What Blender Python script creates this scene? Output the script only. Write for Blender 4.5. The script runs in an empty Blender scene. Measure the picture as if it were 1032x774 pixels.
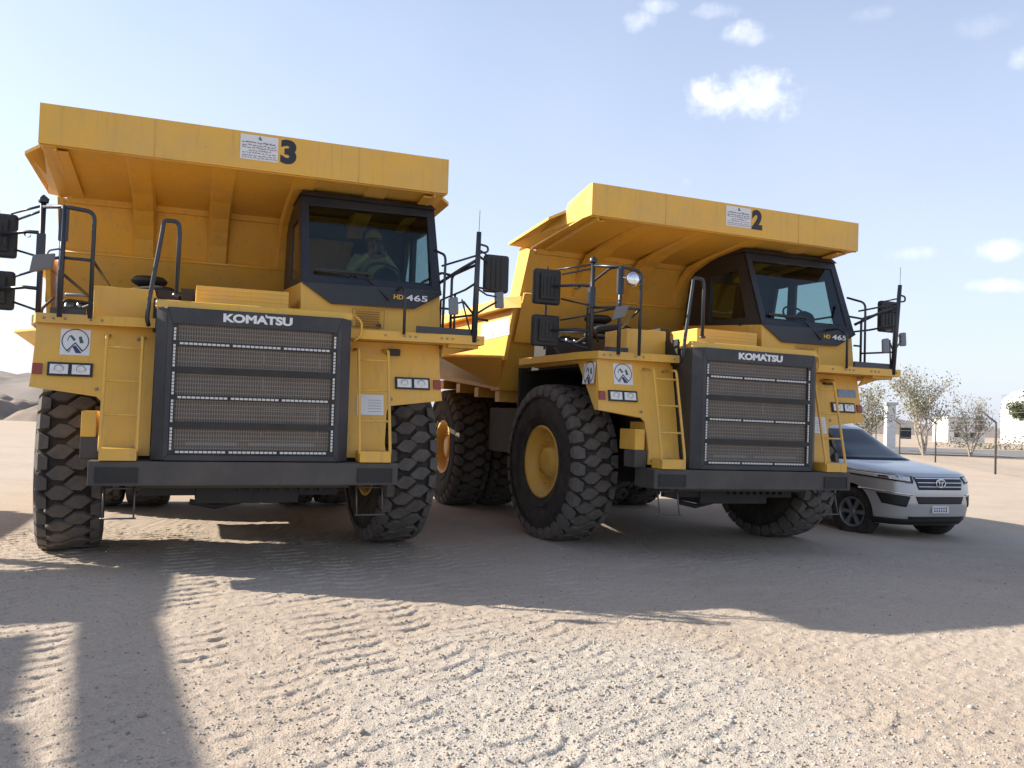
import bpy, bmesh, math, random
import numpy as np
from mathutils import Vector, Matrix, Euler
random.seed(7); rng=np.random.default_rng(11)
S=bpy.context.scene; COL=S.collection
R=math.radians
# ------------------------------------------------------------------ camera
FPX,PIT,ROL,CAMH=854.71,0.0402436,0.0358508,1.58672
cam_d=bpy.data.cameras.new('camera'); cam=bpy.data.objects.new('camera',cam_d); COL.objects.link(cam); S.camera=cam
cam_d.sensor_width=36; cam_d.lens=FPX/1032*36; cam_d.clip_start=.05; cam_d.clip_end=6000
c_,s_=math.cos(PIT),math.sin(PIT); cr_,sr_=math.cos(ROL),math.sin(ROL)
R0=Vector((1,0,0)); U0=Vector((0,-s_,c_)); F0=Vector((0,c_,s_))
Rr=cr_*R0+sr_*U0; Ur=cr_*U0-sr_*R0
cam.matrix_world=Matrix(((Rr.x,Ur.x,-F0.x,0),(Rr.y,Ur.y,-F0.y,0),(Rr.z,Ur.z,-F0.z,CAMH),(0,0,0,1)))
def pxdir(u,v):                       # direction of a photo pixel, used to place far clouds
    return (Rr*((u-516)/FPX)-Ur*((v-387)/FPX)+F0).normalized()
S.render.resolution_x=1024; S.render.resolution_y=768
# ------------------------------------------------------------------ sun and sky
SUN_AZ=R(-10.0); SUN_EL=R(29.7)       # direction the shadows run, elevation
to_sun=Vector((-math.cos(SUN_AZ)*math.cos(SUN_EL),-math.sin(SUN_AZ)*math.cos(SUN_EL),math.sin(SUN_EL)))
sl=bpy.data.lights.new('sun','SUN'); sl.energy=5.0; sl.angle=R(.55); sl.color=(1,.93,.82)
so=bpy.data.objects.new('sun',sl); COL.objects.link(so); so.rotation_euler=to_sun.to_track_quat('Z','Y').to_euler(); so.location=(-30,8,30)
S.view_settings.view_transform='Standard'; S.view_settings.look='None'; S.view_settings.exposure=0.9; S.view_settings.gamma=1
W=bpy.data.worlds.new('World'); S.world=W; W.use_nodes=True
nt=W.node_tree; nt.nodes.clear()
def N(nt,t,**k):
    n=nt.nodes.new(t)
    for a,b in k.items(): setattr(n,a,b)
    return n
out=N(nt,'ShaderNodeOutputWorld'); bg=N(nt,'ShaderNodeBackground'); sky=N(nt,'ShaderNodeTexSky')
sky.sky_type='NISHITA'; sky.sun_disc=False; sky.sun_elevation=SUN_EL
sky.sun_rotation=math.atan2(to_sun.x,to_sun.y); sky.air_density=1.1; sky.dust_density=1.6; sky.ozone_density=2.5; sky.altitude=0
bg.inputs['Strength'].default_value=0.112
geo=N(nt,'ShaderNodeTexCoord')
def math_(nt,op,a,b=None,c=None,clamp=False):
    n=N(nt,'ShaderNodeMath',operation=op); n.use_clamp=clamp
    for i,x in enumerate((a,b,c)):
        if x is None: continue
        if isinstance(x,(int,float)): n.inputs[i].default_value=x
        else: nt.links.new(x,n.inputs[i])
    return n.outputs[0]
clouds=[(750,98,60,25,.92),(743,34,32,11,.6),(718,12,24,9,.5),(645,20,18,11,.5),(664,7,20,8,.5),(1004,252,38,10,.5),(1004,288,32,7,.4),(912,256,24,7,.32),(1030,57,12,11,.35),(692,183,10,6,.3),(990,24,34,10,.14),(881,14,18,7,.14),(560,280,40,8,.12)]
best=None; dvec=geo.outputs['Generated']
nz0=N(nt,'ShaderNodeTexNoise'); nz0.inputs['Scale'].default_value=21; nz0.inputs['Detail'].default_value=11; nz0.inputs['Roughness'].default_value=.62
nt.links.new(dvec,nz0.inputs['Vector'])
for (u,v,a,b,amp) in clouds:
    d0=pxdir(u,v); rt=d0.cross(Vector((0,0,1))).normalized(); up=rt.cross(d0).normalized()
    def dot(vec,k):
        n=N(nt,'ShaderNodeVectorMath',operation='DOT_PRODUCT'); nt.links.new(dvec,n.inputs[0]); n.inputs[1].default_value=vec*k; return n.outputs['Value']
    ax=dot(rt,FPX/a); ay=dot(up,FPX/b); fw=dot(d0,1)
    r2=math_(nt,'ADD',math_(nt,'MULTIPLY',ax,ax),math_(nt,'MULTIPLY',ay,ay))
    m=math_(nt,'MULTIPLY',math_(nt,'SUBTRACT',1.0,r2),math_(nt,'GREATER_THAN',fw,.2))
    m=math_(nt,'ADD',m,math_(nt,'MULTIPLY',math_(nt,'SUBTRACT',nz0.outputs['Fac'],.50),5.0))
    mr=N(nt,'ShaderNodeMapRange',interpolation_type='SMOOTHSTEP'); mr.inputs['From Min'].default_value=-.1; mr.inputs['From Max'].default_value=2.3; mr.inputs['To Max'].default_value=amp
    nt.links.new(m,mr.inputs['Value'])
    m=math_(nt,'MULTIPLY',mr.outputs[0],math_(nt,'GREATER_THAN',fw,.2))
    # keep the puff compact
    k=N(nt,'ShaderNodeMapRange',interpolation_type='SMOOTHSTEP'); k.inputs['From Min'].default_value=2.6; k.inputs['From Max'].default_value=1.0; nt.links.new(r2,k.inputs['Value'])
    m=math_(nt,'MULTIPLY',m,k.outputs[0])
    best=m if best is None else math_(nt,'MAXIMUM',best,m)
# thin high veil over the whole sky
nz1=N(nt,'ShaderNodeTexNoise'); nz1.inputs['Scale'].default_value=3; nz1.inputs['Detail'].default_value=5; nt.links.new(dvec,nz1.inputs['Vector'])
sepd=N(nt,'ShaderNodeSeparateXYZ'); nt.links.new(dvec,sepd.inputs[0])
el=N(nt,'ShaderNodeMapRange',interpolation_type='SMOOTHSTEP'); el.inputs['From Min'].default_value=0; el.inputs['From Max'].default_value=.85; el.inputs['To Min'].default_value=.62; el.inputs['To Max'].default_value=.12; nt.links.new(sepd.outputs['Z'],el.inputs['Value'])
veil=math_(nt,'ADD',math_(nt,'MULTIPLY',math_(nt,'SUBTRACT',nz1.outputs['Fac'],.5),.25),el.outputs[0],clamp=True)
mx0=N(nt,'ShaderNodeMix',data_type='RGBA'); nt.links.new(veil,mx0.inputs[0]); nt.links.new(sky.outputs[0],mx0.inputs[6]); mx0.inputs[7].default_value=(4.7,5.0,6.05,1)
mx=N(nt,'ShaderNodeMix',data_type='RGBA'); nt.links.new(best,mx.inputs[0]); nt.links.new(mx0.outputs[2],mx.inputs[6]); mx.inputs[7].default_value=(8.0,7.9,8.1,1)
nt.links.new(mx.outputs[2],bg.inputs['Color']); nt.links.new(bg.outputs[0],out.inputs[0])
# ------------------------------------------------------------------ materials
MATS={}
def mat(name,col,rough=.5,metal=0,var=.06,vscale=3.,bump=0,bscale=60,coat=0,spec=.5,dirt=None,dscale=1.6):
    if name in MATS: return MATS[name]
    m=bpy.data.materials.new(name); m.use_nodes=True; t=m.node_tree; b=t.nodes['Principled BSDF']; MATS[name]=m
    b.inputs['Roughness'].default_value=rough; b.inputs['Metallic'].default_value=metal
    b.inputs['Specular IOR Level'].default_value=spec; b.inputs['Coat Weight'].default_value=coat
    tc=N(t,'ShaderNodeTexCoord'); n=N(t,'ShaderNodeTexNoise'); n.inputs['Scale'].default_value=vscale; n.inputs['Detail'].default_value=6
    t.links.new(tc.outputs['Object'],n.inputs['Vector'])
    mixn=N(t,'ShaderNodeMix',data_type='RGBA')
    mixn.inputs[6].default_value=(*[c*(1-var) for c in col],1); mixn.inputs[7].default_value=(*[min(1,c*(1+var)) for c in col],1)
    t.links.new(n.outputs['Fac'],mixn.inputs[0]); last=mixn.outputs[2]
    if dirt:
        n2=N(t,'ShaderNodeTexNoise'); n2.inputs['Scale'].default_value=dscale; n2.inputs['Detail'].default_value=9; n2.inputs['Roughness'].default_value=.7
        t.links.new(tc.outputs['Object'],n2.inputs['Vector'])
        mr=N(t,'ShaderNodeMapRange'); mr.inputs['From Min'].default_value=.42; mr.inputs['From Max'].default_value=.8; mr.inputs['To Max'].default_value=dirt[3]
        t.links.new(n2.outputs['Fac'],mr.inputs['Value'])
        m2=N(t,'ShaderNodeMix',data_type='RGBA'); t.links.new(mr.outputs[0],m2.inputs[0]); t.links.new(last,m2.inputs[6]); m2.inputs[7].default_value=(*dirt[:3],1); last=m2.outputs[2]
        rr=N(t,'ShaderNodeMapRange'); rr.inputs['To Min'].default_value=rough-.08; rr.inputs['To Max'].default_value=min(1,rough+.25); t.links.new(n2.outputs['Fac'],rr.inputs['Value']); t.links.new(rr.outputs[0],b.inputs['Roughness'])
    if name=='yellow_paint':
        mp=N(t,'ShaderNodeMapping'); mp.inputs['Scale'].default_value=(9,9,.55); t.links.new(tc.outputs['Object'],mp.inputs[0])
        ns=N(t,'ShaderNodeTexNoise'); ns.inputs['Scale'].default_value=2.2; ns.inputs['Detail'].default_value=5; t.links.new(mp.outputs[0],ns.inputs[0])
        mrs=N(t,'ShaderNodeMapRange'); mrs.inputs[1].default_value=.56; mrs.inputs[2].default_value=.74; mrs.inputs[4].default_value=.30; t.links.new(ns.outputs['Fac'],mrs.inputs[0])
        m3=N(t,'ShaderNodeMix',data_type='RGBA'); t.links.new(mrs.outputs[0],m3.inputs[0]); t.links.new(last,m3.inputs[6]); m3.inputs[7].default_value=(.34,.22,.10,1); last=m3.outputs[2]
        nf_=N(t,'ShaderNodeTexNoise'); nf_.inputs['Scale'].default_value=14; nf_.inputs['Detail'].default_value=8; nf_.inputs['Roughness'].default_value=.75; t.links.new(tc.outputs['Object'],nf_.inputs[0])
        mrf=N(t,'ShaderNodeMapRange'); mrf.inputs[1].default_value=.66; mrf.inputs[2].default_value=.72; mrf.inputs[4].default_value=.5; t.links.new(nf_.outputs['Fac'],mrf.inputs[0])
        m4=N(t,'ShaderNodeMix',data_type='RGBA'); t.links.new(mrf.outputs[0],m4.inputs[0]); t.links.new(last,m4.inputs[6]); m4.inputs[7].default_value=(.20,.11,.05,1); last=m4.outputs[2]
    t.links.new(last,b.inputs['Base Color'])
    if bump:
        n3=N(t,'ShaderNodeTexNoise'); n3.inputs['Scale'].default_value=bscale; n3.inputs['Detail'].default_value=4; t.links.new(tc.outputs['Object'],n3.inputs['Vector'])
        bp=N(t,'ShaderNodeBump'); bp.inputs['Strength'].default_value=bump; bp.inputs['Distance'].default_value=.01; t.links.new(n3.outputs['Fac'],bp.inputs['Height']); t.links.new(bp.outputs[0],b.inputs['Normal'])
    return m
DUST=(.42,.33,.22)
YEL=mat('yellow_paint',(.76,.428,.058),.42,var=.06,dirt=(*DUST,.45),bump=.08,bscale=2.5)
NAVY=mat('dark_grey_paint',(.026,.028,.034),.45,var=.1,dirt=(.2,.18,.15,.3))
BUMP=mat('bumper_grey_paint',(.060,.054,.050),.5,var=.1,dirt=(.22,.19,.15,.35))
BLK=mat('black_cab_paint',(.016,.018,.024),.35,var=.1,dirt=(.12,.11,.09,.18))
BLKM=mat('black_plastic',(.018,.018,.019),.5,var=.1,dirt=(.15,.13,.1,.2))
TUBE=mat('dark_rail_paint',(.03,.034,.042),.35,var=.1)
RUB=mat('tyre_rubber',(.026,.024,.022),.9,var=.25,vscale=8,dirt=(.16,.125,.09,.5),dscale=5,bump=.3,bscale=40)
LUG=mat('tyre_lug_rubber',(.105,.097,.090),.9,var=.25,vscale=10,dirt=(.24,.185,.135,.6),dscale=7,bump=.4,bscale=50)
CHAS=mat('chassis_black',(.02,.02,.021),.6,var=.2,dirt=(.14,.11,.08,.35))
STEEL=mat('grey_steel',(.28,.29,.31),.35,metal=.7,var=.1)
GREYM=mat('grey_mirror_shell',(.16,.17,.19),.4,var=.1)
WHT=mat('white_sticker',(.72,.72,.72),.5,var=.03)
WHL=mat('white_lettering',(.75,.76,.76),.4,var=.03)
BKL=mat('black_lettering',(.02,.02,.03),.5)
REDL=mat('red_marker_lens',(.28,.05,.03),.25,var=.1)
GRN=mat('dark_green_print',(.03,.12,.08),.5)
NVP=mat('navy_print',(.03,.04,.12),.5)
CLOTH=mat('black_cloth',(.02,.02,.022),.9)
DASH=mat('dash_plastic',(.035,.037,.045),.7)
CHROME=mat('polished_chrome',(.75,.76,.78),.12,metal=1,var=.02)
LENS=mat('headlight_lens',(.74,.73,.70),.18,metal=.1,var=.25,vscale=30,bump=.8,bscale=35)
MIRR=mat('mirror_glass',(.7,.75,.8),.05,metal=1,var=.02)
def glass(name,tint,rough=.02,refl=1.0):
    m=bpy.data.materials.new(name); m.use_nodes=True; t=m.node_tree; t.nodes.clear()
    o=N(t,'ShaderNodeOutputMaterial'); tr=N(t,'ShaderNodeBsdfTransparent'); tr.inputs[0].default_value=(*tint,1)
    g=N(t,'ShaderNodeBsdfGlossy'); g.inputs['Roughness'].default_value=rough; f=N(t,'ShaderNodeLayerWeight'); f.inputs['Blend'].default_value=.5
    mm=N(t,'ShaderNodeMixShader'); fac=math_(t,'MULTIPLY',math_(t,'ADD',math_(t,'MULTIPLY',math_(t,'POWER',f.outputs['Facing'],4.0),.8),.035),refl); t.links.new(fac,mm.inputs[0]); t.links.new(tr.outputs[0],mm.inputs[1]); t.links.new(g.outputs[0],mm.inputs[2]); t.links.new(mm.outputs[0],o.inputs[0]); return m
GLASS=glass('tinted_glass',(.70,.79,.79)); 
def mesh_grille():
    m=bpy.data.materials.new('radiator_mesh'); m.use_nodes=True; t=m.node_tree; b=t.nodes['Principled BSDF']; b.inputs['Roughness'].default_value=.7
    tc=N(t,'ShaderNodeTexCoord'); mp=N(t,'ShaderNodeMapping'); mp.inputs['Rotation'].default_value=(R(90),0,0); t.links.new(tc.outputs['Object'],mp.inputs[0])
    br=N(t,'ShaderNodeTexBrick'); br.offset=0; br.inputs['Scale'].default_value=22; br.inputs['Mortar Size'].default_value=.10; br.inputs['Brick Width'].default_value=.5; br.inputs['Row Height'].default_value=.9; br.inputs['Mortar Smooth'].default_value=.3
    t.links.new(mp.outputs[0],br.inputs['Vector'])
    n=N(t,'ShaderNodeTexNoise'); n.inputs['Scale'].default_value=5; t.links.new(tc.outputs['Object'],n.inputs[0])
    br.inputs['Color1'].default_value=(.098,.082,.065,1); br.inputs['Color2'].default_value=(.080,.068,.056,1); br.inputs['Mortar'].default_value=(.23,.195,.16,1)
    mi=N(t,'ShaderNodeMix',data_type='RGBA',blend_type='MULTIPLY'); mi.inputs[0].default_value=.5; t.links.new(br.outputs[0],mi.inputs[6]); t.links.new(n.outputs[0],mi.inputs[7])
    mi2=N(t,'ShaderNodeMix',data_type='RGBA'); mi2.inputs[0].default_value=.5; t.links.new(br.outputs[0],mi2.inputs[6]); t.links.new(mi.outputs[2],mi2.inputs[7])
    t.links.new(mi2.outputs[2],b.inputs['Base Color']); return m
GRILLE=mesh_grille()
# ------------------------------------------------------------------ mesh helpers
class MB:
    def __init__(s): s.v=[]; s.f=[]; s.m=[]; s.sm=[]
    def add(s,vs,fs,mi=0,sm=False):
        o=len(s.v); s.v+= [tuple(v) for v in vs]; s.f+=[tuple(i+o for i in f) for f in fs]; s.m+=[mi]*len(fs); s.sm+=[sm]*len(fs); return s
    def hexa(s,p,mi=0):      # 8 points: bottom ring 0-3, top ring 4-7
        return s.add(p,[(3,2,1,0),(4,5,6,7),(0,1,5,4),(1,2,6,5),(2,3,7,6),(3,0,4,7)],mi)
    def box(s,x0,x1,y0,y1,z0,z1,mi=0):
        return s.hexa([(x0,y0,z0),(x1,y0,z0),(x1,y1,z0),(x0,y1,z0),(x0,y0,z1),(x1,y0,z1),(x1,y1,z1),(x0,y1,z1)],mi)
    def plate(s,pts,d,mi=0): # polygon extruded by vector d
        n=len(pts); d=Vector(d); p=[Vector(q) for q in pts]; q=[a+d for a in p]
        return s.add(p+q,[tuple(range(n))[::-1],tuple(range(n,2*n))]+[(i,(i+1)%n,(i+1)%n+n,i+n) for i in range(n)],mi)
    def frame(s,O,I,d,mi=0):
        n=len(O); 
        for i in range(n):
            j=(i+1)%n; s.plate([O[i],O[j],I[j],I[i]],d,mi)
        return s
    def tube(s,path,r=.02,n=8,mi=0,closed=False,caps=True):
        P=[Vector(p) for p in path]; K=len(P); rings=[]; up=None
        rr=r if hasattr(r,'__len__') else [r]*K
        for i in range(K):
            if closed: t=(P[(i+1)%K]-P[i-1])
            else: t=(P[min(i+1,K-1)]-P[max(i-1,0)])
            t.normalize()
            if up is None:
                up=Vector((0,0,1)) if abs(t.z)<.9 else Vector((1,0,0))
            a=t.cross(up).normalized(); b=a.cross(t).normalized(); up=b
            rings.append([P[i]+(a*math.cos(2*math.pi*k/n)+b*math.sin(2*math.pi*k/n))*rr[i] for k in range(n)])
        vs=[v for rg in rings for v in rg]; fs=[]
        for i in range(K if closed else K-1):
            a=i*n; b=((i+1)%K)*n
            for k in range(n): fs.append((a+k,a+(k+1)%n,b+(k+1)%n,b+k))
        if not closed and caps: fs+= [tuple(range(n)),tuple((K-1)*n+k for k in range(n))[::-1]]
        return s.add(vs,fs,mi,True)
    def lathe(s,prof,axis=0,n=48,mi=0,c=(0,0,0),sm=True):  # prof: (along axis, radius)
        vs=[];fs=[]
        for a,r in prof:
            for k in range(n):
                t=2*math.pi*k/n; q=[r*math.cos(t),r*math.sin(t)]
                p=[q[0],q[1]]; p.insert(axis,a); vs.append((p[0]+c[0],p[1]+c[1],p[2]+c[2]))
        for i in range(len(prof)-1):
            for k in range(n): fs.append((i*n+k,i*n+(k+1)%n,(i+1)*n+(k+1)%n,(i+1)*n+k))
        return s.add(vs,fs,mi,sm)
    def build(s,name,mats,parent=None,bevel=0,recalc=True,loc=None,seg=2):
        me=bpy.data.meshes.new(name); me.from_pydata(s.v,[],s.f)
        for m in (mats if isinstance(mats,(list,tuple)) else [mats]): me.materials.append(m)
        me.polygons.foreach_set('material_index',s.m); me.polygons.foreach_set('use_smooth',s.sm)
        if bevel or recalc:
            b=bmesh.new(); b.from_mesh(me)
            if recalc: bmesh.ops.recalc_face_normals(b,faces=b.faces)
            if bevel:
                ed=[e for e in b.edges if len(e.link_faces)==2 and e.calc_face_angle(0)>.9]
                bmesh.ops.bevel(b,geom=ed,offset=bevel,segments=seg,profile=.6,affect='EDGES',clamp_overlap=True)
            b.to_mesh(me); b.free()
        me.update(); o=bpy.data.objects.new(name,me); COL.objects.link(o)
        if parent: o.parent=parent
        if loc: o.location=loc
        return o
def rounded(path,r=.08,k=5):
    P=[Vector(p) for p in path]; o=[P[0]]
    for i in range(1,len(P)-1):
        a=(P[i-1]-P[i]); b=(P[i+1]-P[i]); ra=min(r,a.length*.48,b.length*.48); a.normalize(); b.normalize()
        A=P[i]+a*ra; B=P[i]+b*ra
        for j in range(k+1):
            t=j/k; o.append(A*(1-t)**2+P[i]*2*t*(1-t)+B*t*t)
    o.append(P[-1]); return o
def empty(name,loc=(0,0,0),rot=(0,0,0)):
    o=bpy.data.objects.new(name,None); COL.objects.link(o); o.location=loc; o.rotation_euler=rot; o.empty_display_size=.3; return o
def tag(o,label=None,cat=None,group=None,kind=None):
    if label:o['label']=label
    if cat:o['category']=cat
    if group:o['group']=group
    if kind:o['kind']=kind
    return o
def text_mesh(txt,x0,z0,x1,z1,mapf,mi=0,mb=None,bold=.02,depth=.006,spacing=1.0):
    c=bpy.data.curves.new('t','FONT'); c.body=txt; c.size=1; c.offset=bold; c.space_character=spacing; c.fill_mode='BOTH'; c.extrude=.5; c.resolution_u=4
    o=bpy.data.objects.new('t',c); COL.objects.link(o); dg=bpy.context.evaluated_depsgraph_get(); dg.update()
    me=bpy.data.meshes.new_from_object(o.evaluated_get(dg)); 
    v=np.array([q.co[:] for q in me.vertices]); lo=v.min(0); hi=v.max(0)
    u=(v-lo)/(hi-lo); vs=[mapf(x0+(x1-x0)*a[0],z0+(z1-z0)*a[1],depth*a[2]) for a in u]
    fs=[tuple(p.vertices) for p in me.polygons]
    bpy.data.objects.remove(o); bpy.data.curves.remove(c); bpy.data.meshes.remove(me)
    mb=mb or MB(); mb.add(vs,fs,mi); return mb
def copy_tree(o,parent=None):
    c=o.copy(); COL.objects.link(c)
    if parent: c.parent=parent
    for ch in list(o.children): copy_tree(ch,c)
    return c
# ------------------------------------------------------------------ ground
def vnoise(x,y,seed,scale):
    r=np.random.default_rng(seed); T=r.random((256,256)).astype(np.float32)
    X=x/scale; Y=y/scale; xi=np.floor(X).astype(int); yi=np.floor(Y).astype(int); fx=X-xi; fy=Y-yi
    fx=fx*fx*(3-2*fx); fy=fy*fy*(3-2*fy)
    g=lambda a,b:T[a%256,b%256]
    return (g(xi,yi)*(1-fx)+g(xi+1,yi)*fx)*(1-fy)+(g(xi,yi+1)*(1-fx)+g(xi+1,yi+1)*fx)*fy-.5
YAW=.3657
def ground_h(x,y):
    h=.030*vnoise(x,y,1,1.9)+.008*vnoise(x,y,2,.45)
    near=np.clip((16-y)/5,0,1)*np.clip((12-np.abs(x))/3,0,1)
    h+=near*(.007*vnoise(x,y,3,.11)+.007*vnoise(x,y,4,.05)+.007*vnoise(x,y,9,.028))
    # wheel tracks: thin pressed lug edges across lanes that run along the trucks' heading
    c,s=math.cos(YAW),math.sin(YAW)
    a=c*x+s*y; b=-s*x+c*y                      # a lateral, b along
    wob=.05*vnoise(x,y,20,.35)+.022*vnoise(x,y,21,.09)
    for k in range(22):
        ac=-3.4+k*.50; w=.26; amp=[.015,.011,.017,.011,.014][k%5]*(1.0 if ac<2.2 else (.6 if ac<4 else .4)); ph=(k*.37)%1; bend=.10*(-1)**k+.14
        cx=ac+.12*vnoise(b,b*0+k*7.3,5,3.1)
        t=(a-cx)/w; lane=np.clip((1.08-np.abs(t))*5,0,1)
        q=(b+bend*(1-t*t)*.5+wob-a*.36)/.20+ph; fr=q-np.floor(q)
        fr=fr+.03*vnoise(x,y,90,.03); fr=fr-np.floor(fr); saw=np.where(fr<.09,fr/.09,(1-fr)/.91); notch=.4-saw**1.6
        patch=np.clip(.85+2.6*(vnoise(x,y,40+k,.8)+.10),0,1)*np.clip(1.0+2.6*vnoise(x,y,70+k,.22),0,1)
        h-=near*lane*amp*notch*patch
    return h
def axis(lo,hi,fl,fh,st,gr=1.10):
    c=list(np.arange(fl,fh,st)); s=st; v=fh
    while v<hi: c.append(v); s*=gr; v+=s
    c.append(hi); s=st; v=fl-st; pre=[]
    while v>lo: pre.append(v); s*=gr; v-=s
    pre.append(lo); return np.array(pre[::-1]+c)
X=axis(-1500,1500,-6.2,8.2,.0135); Y=axis(-60,3500,2.6,10.5,.0135)
gx,gy=np.meshgrid(X,Y); hz=ground_h(gx,gy)
far=np.clip((gy-40)/200,0,1)
hz+=far*.15*vnoise(gx,gy,6,37)
# slight rise in front of the trucks' left side and low spot under the car
hz-=.085*np.exp(-(((gx-7.2)/2.2)**2+((gy-14.5)/2.6)**2))
nx,ny=len(X),len(Y)
me=bpy.data.meshes.new('ground'); co=np.stack([gx,gy,hz],-1).reshape(-1,3).astype(np.float32)
me.vertices.add(nx*ny); me.vertices.foreach_set('co',co.ravel())
i=np.arange(nx-1)[None,:]+nx*np.arange(ny-1)[:,None]; q=np.stack([i,i+1,i+nx+1,i+nx],-1).reshape(-1)
me.loops.add(len(q)); me.loops.foreach_set('vertex_index',q.astype(np.int32)); nf=len(q)//4
me.polygons.add(nf); me.polygons.foreach_set('loop_start',np.arange(0,4*nf,4,dtype=np.int32)); me.polygons.foreach_set('use_smooth',np.ones(nf,bool)); me.update(calc_edges=True)
ground=bpy.data.objects.new('ground',me); COL.objects.link(ground); tag(ground,kind='structure')
def ground_mat():
    m=bpy.data.materials.new('sandy_gravel_ground'); m.use_nodes=True; t=m.node_tree; b=t.nodes['Principled BSDF']; b.inputs['Roughness'].default_value=.95; b.inputs['Specular IOR Level'].default_value=.15
    g=N(t,'ShaderNodeNewGeometry'); P=g.outputs['Position']
    def nz(sc,d=6,r=.6):
        n=N(t,'ShaderNodeTexNoise'); n.inputs['Scale'].default_value=sc; n.inputs['Detail'].default_value=d; n.inputs['Roughness'].default_value=r; t.links.new(P,n.inputs[0]); return n.outputs['Fac']
    def mr(v,a,b_,c=0,d=1):
        n=N(t,'ShaderNodeMapRange',interpolation_type='SMOOTHSTEP'); n.inputs[1].default_value=a; n.inputs[2].default_value=b_; n.inputs[3].default_value=c; n.inputs[4].default_value=d; t.links.new(v,n.inputs[0]); return n.outputs[0]
    def mix(f,a,b_):
        n=N(t,'ShaderNodeMix',data_type='RGBA'); 
        if isinstance(f,float): n.inputs[0].default_value=f
        else: t.links.new(f,n.inputs[0])
        for x,k in((a,6),(b_,7)):
            if isinstance(x,tuple): n.inputs[k].default_value=(*x,1)
            else: t.links.new(x,n.inputs[k])
        return n.outputs[2]
    base=mix(mr(nz(.35,4),.35,.65),(.400,.322,.250),(.460,.380,.300))
    base=mix(mr(nz(2.2,8),.4,.7),base,(.45,.365,.285))
    # grey crushed-stone patch in front
    sx=N(t,'ShaderNodeSeparateXYZ'); t.links.new(P,sx.inputs[0])
    dx=math_(t,'DIVIDE',math_(t,'SUBTRACT',sx.outputs[0],.55),1.7); dy=math_(t,'DIVIDE',math_(t,'SUBTRACT',sx.outputs[1],4.6),2.1)
    rr=math_(t,'ADD',math_(t,'ADD',math_(t,'MULTIPLY',dx,dx),math_(t,'MULTIPLY',dy,dy)),math_(t,'MULTIPLY',nz(1.3,5),1.6))
    base=mix(mr(rr,1.9,1.0,0,.65),base,(.47,.43,.37))
    vo=N(t,'ShaderNodeTexVoronoi'); vo.inputs['Scale'].default_value=85; t.links.new(P,vo.inputs[0])
    sp=mix(.55,vo.outputs['Color'],(.5,.5,.5)); 
    sep=N(t,'ShaderNodeSeparateColor'); t.links.new(vo.outputs['Color'],sep.inputs[0])
    base=mix(mr(sep.outputs[0],.8,.95,0,.35),base,(.22,.18,.145))
    base=mix(mr(sep.outputs[1],.86,.98,0,.5),base,(.50,.46,.40))
    # far ground, pinker
    base=mix(mr(sx.outputs[1],16,60,0,.6),base,(.43,.335,.25))
    t.links.new(base,b.inputs['Base Color'])
    bp=N(t,'ShaderNodeBump'); bp.inputs['Strength'].default_value=.75; bp.inputs['Distance'].default_value=.008
    hh=math_(t,'ADD',math_(t,'MULTIPLY',vo.outputs['Distance'],-.6),nz(60,6,.7)); t.links.new(hh,bp.inputs['Height']); 
    t.links.new(bp.outputs[0],b.inputs['Normal'])
    return m
ground.data.materials.append(ground_mat())
def gz(x,y): return float(ground_h(np.array([float(x)]),np.array([float(y)]))[0])
# loose stones
def make_stones():
    ico=bmesh.new(); bmesh.ops.create_icosphere(ico,subdivisions=1,radius=1); bv=np.array([v.co[:] for v in ico.verts]); bf=np.array([[v.index for v in f.verts] for f in ico.faces]); ico.free()
    n=9000
    y=2.9+rng.random(n)**1.6*8.5; x=(rng.random(n)*2-1)*y*.72
    n2=15000; x2=.55+rng.normal(0,1.15,n2); y2=4.5+rng.normal(0,1.35,n2); k=y2>2.7; x=np.r_[x,x2[k]]; y=np.r_[y,y2[k]]
    sz=.0034+.0078*rng.random(len(x))**4; big=rng.random(len(x))<.012; sz[big]*=2.2; sz=np.minimum(sz,.026)
    z=ground_h(x,y)
    sc=sz[:,None]*(.65+.7*rng.random((len(x),3))); sc[:,2]*=.75
    V=bv[None]*(1+.35*(rng.random((len(x),len(bv),1))-.5))*sc[:,None,:]
    a=rng.random(len(x))*6.28; ca,sa=np.cos(a)[:,None],np.sin(a)[:,None]
    V=np.stack([V[...,0]*ca-V[...,1]*sa,V[...,0]*sa+V[...,1]*ca,V[...,2]],-1)+np.stack([x,y,z+sz*.25],-1)[:,None,:]
    F=bf[None]+(np.arange(len(x))*len(bv))[:,None,None]
    me=bpy.data.meshes.new('gravel'); me.vertices.add(V.shape[0]*V.shape[1]); me.vertices.foreach_set('co',V.astype(np.float32).ravel())
    F=F.reshape(-1); me.loops.add(len(F)); me.loops.foreach_set('vertex_index',F.astype(np.int32)); nf=len(F)//3; me.polygons.add(nf); me.polygons.foreach_set('loop_start',np.arange(0,3*nf,3,dtype=np.int32)); me.update(calc_edges=True)
    o=bpy.data.objects.new('gravel',me); COL.objects.link(o); tag(o,'small pale stones loose on the sandy ground','gravel',kind='stuff')
    m=bpy.data.materials.new('stone'); m.use_nodes=True; t=m.node_tree; b=t.nodes['Principled BSDF']; b.inputs['Roughness'].default_value=.9
    g=N(t,'ShaderNodeNewGeometry'); cr=N(t,'ShaderNodeValToRGB'); t.links.new(g.outputs['Random Per Island'],cr.inputs[0])
    e=cr.color_ramp.elements; e[0].color=(.24,.20,.16,1); e[1].color=(.52,.50,.46,1); x1=e.new(.4); x1.color=(.38,.31,.235,1); x2_=e.new(.75); x2_.color=(.40,.38,.34,1)
    t.links.new(cr.outputs[0],b.inputs['Base Color']); me.materials.append(m)
make_stones()
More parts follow.
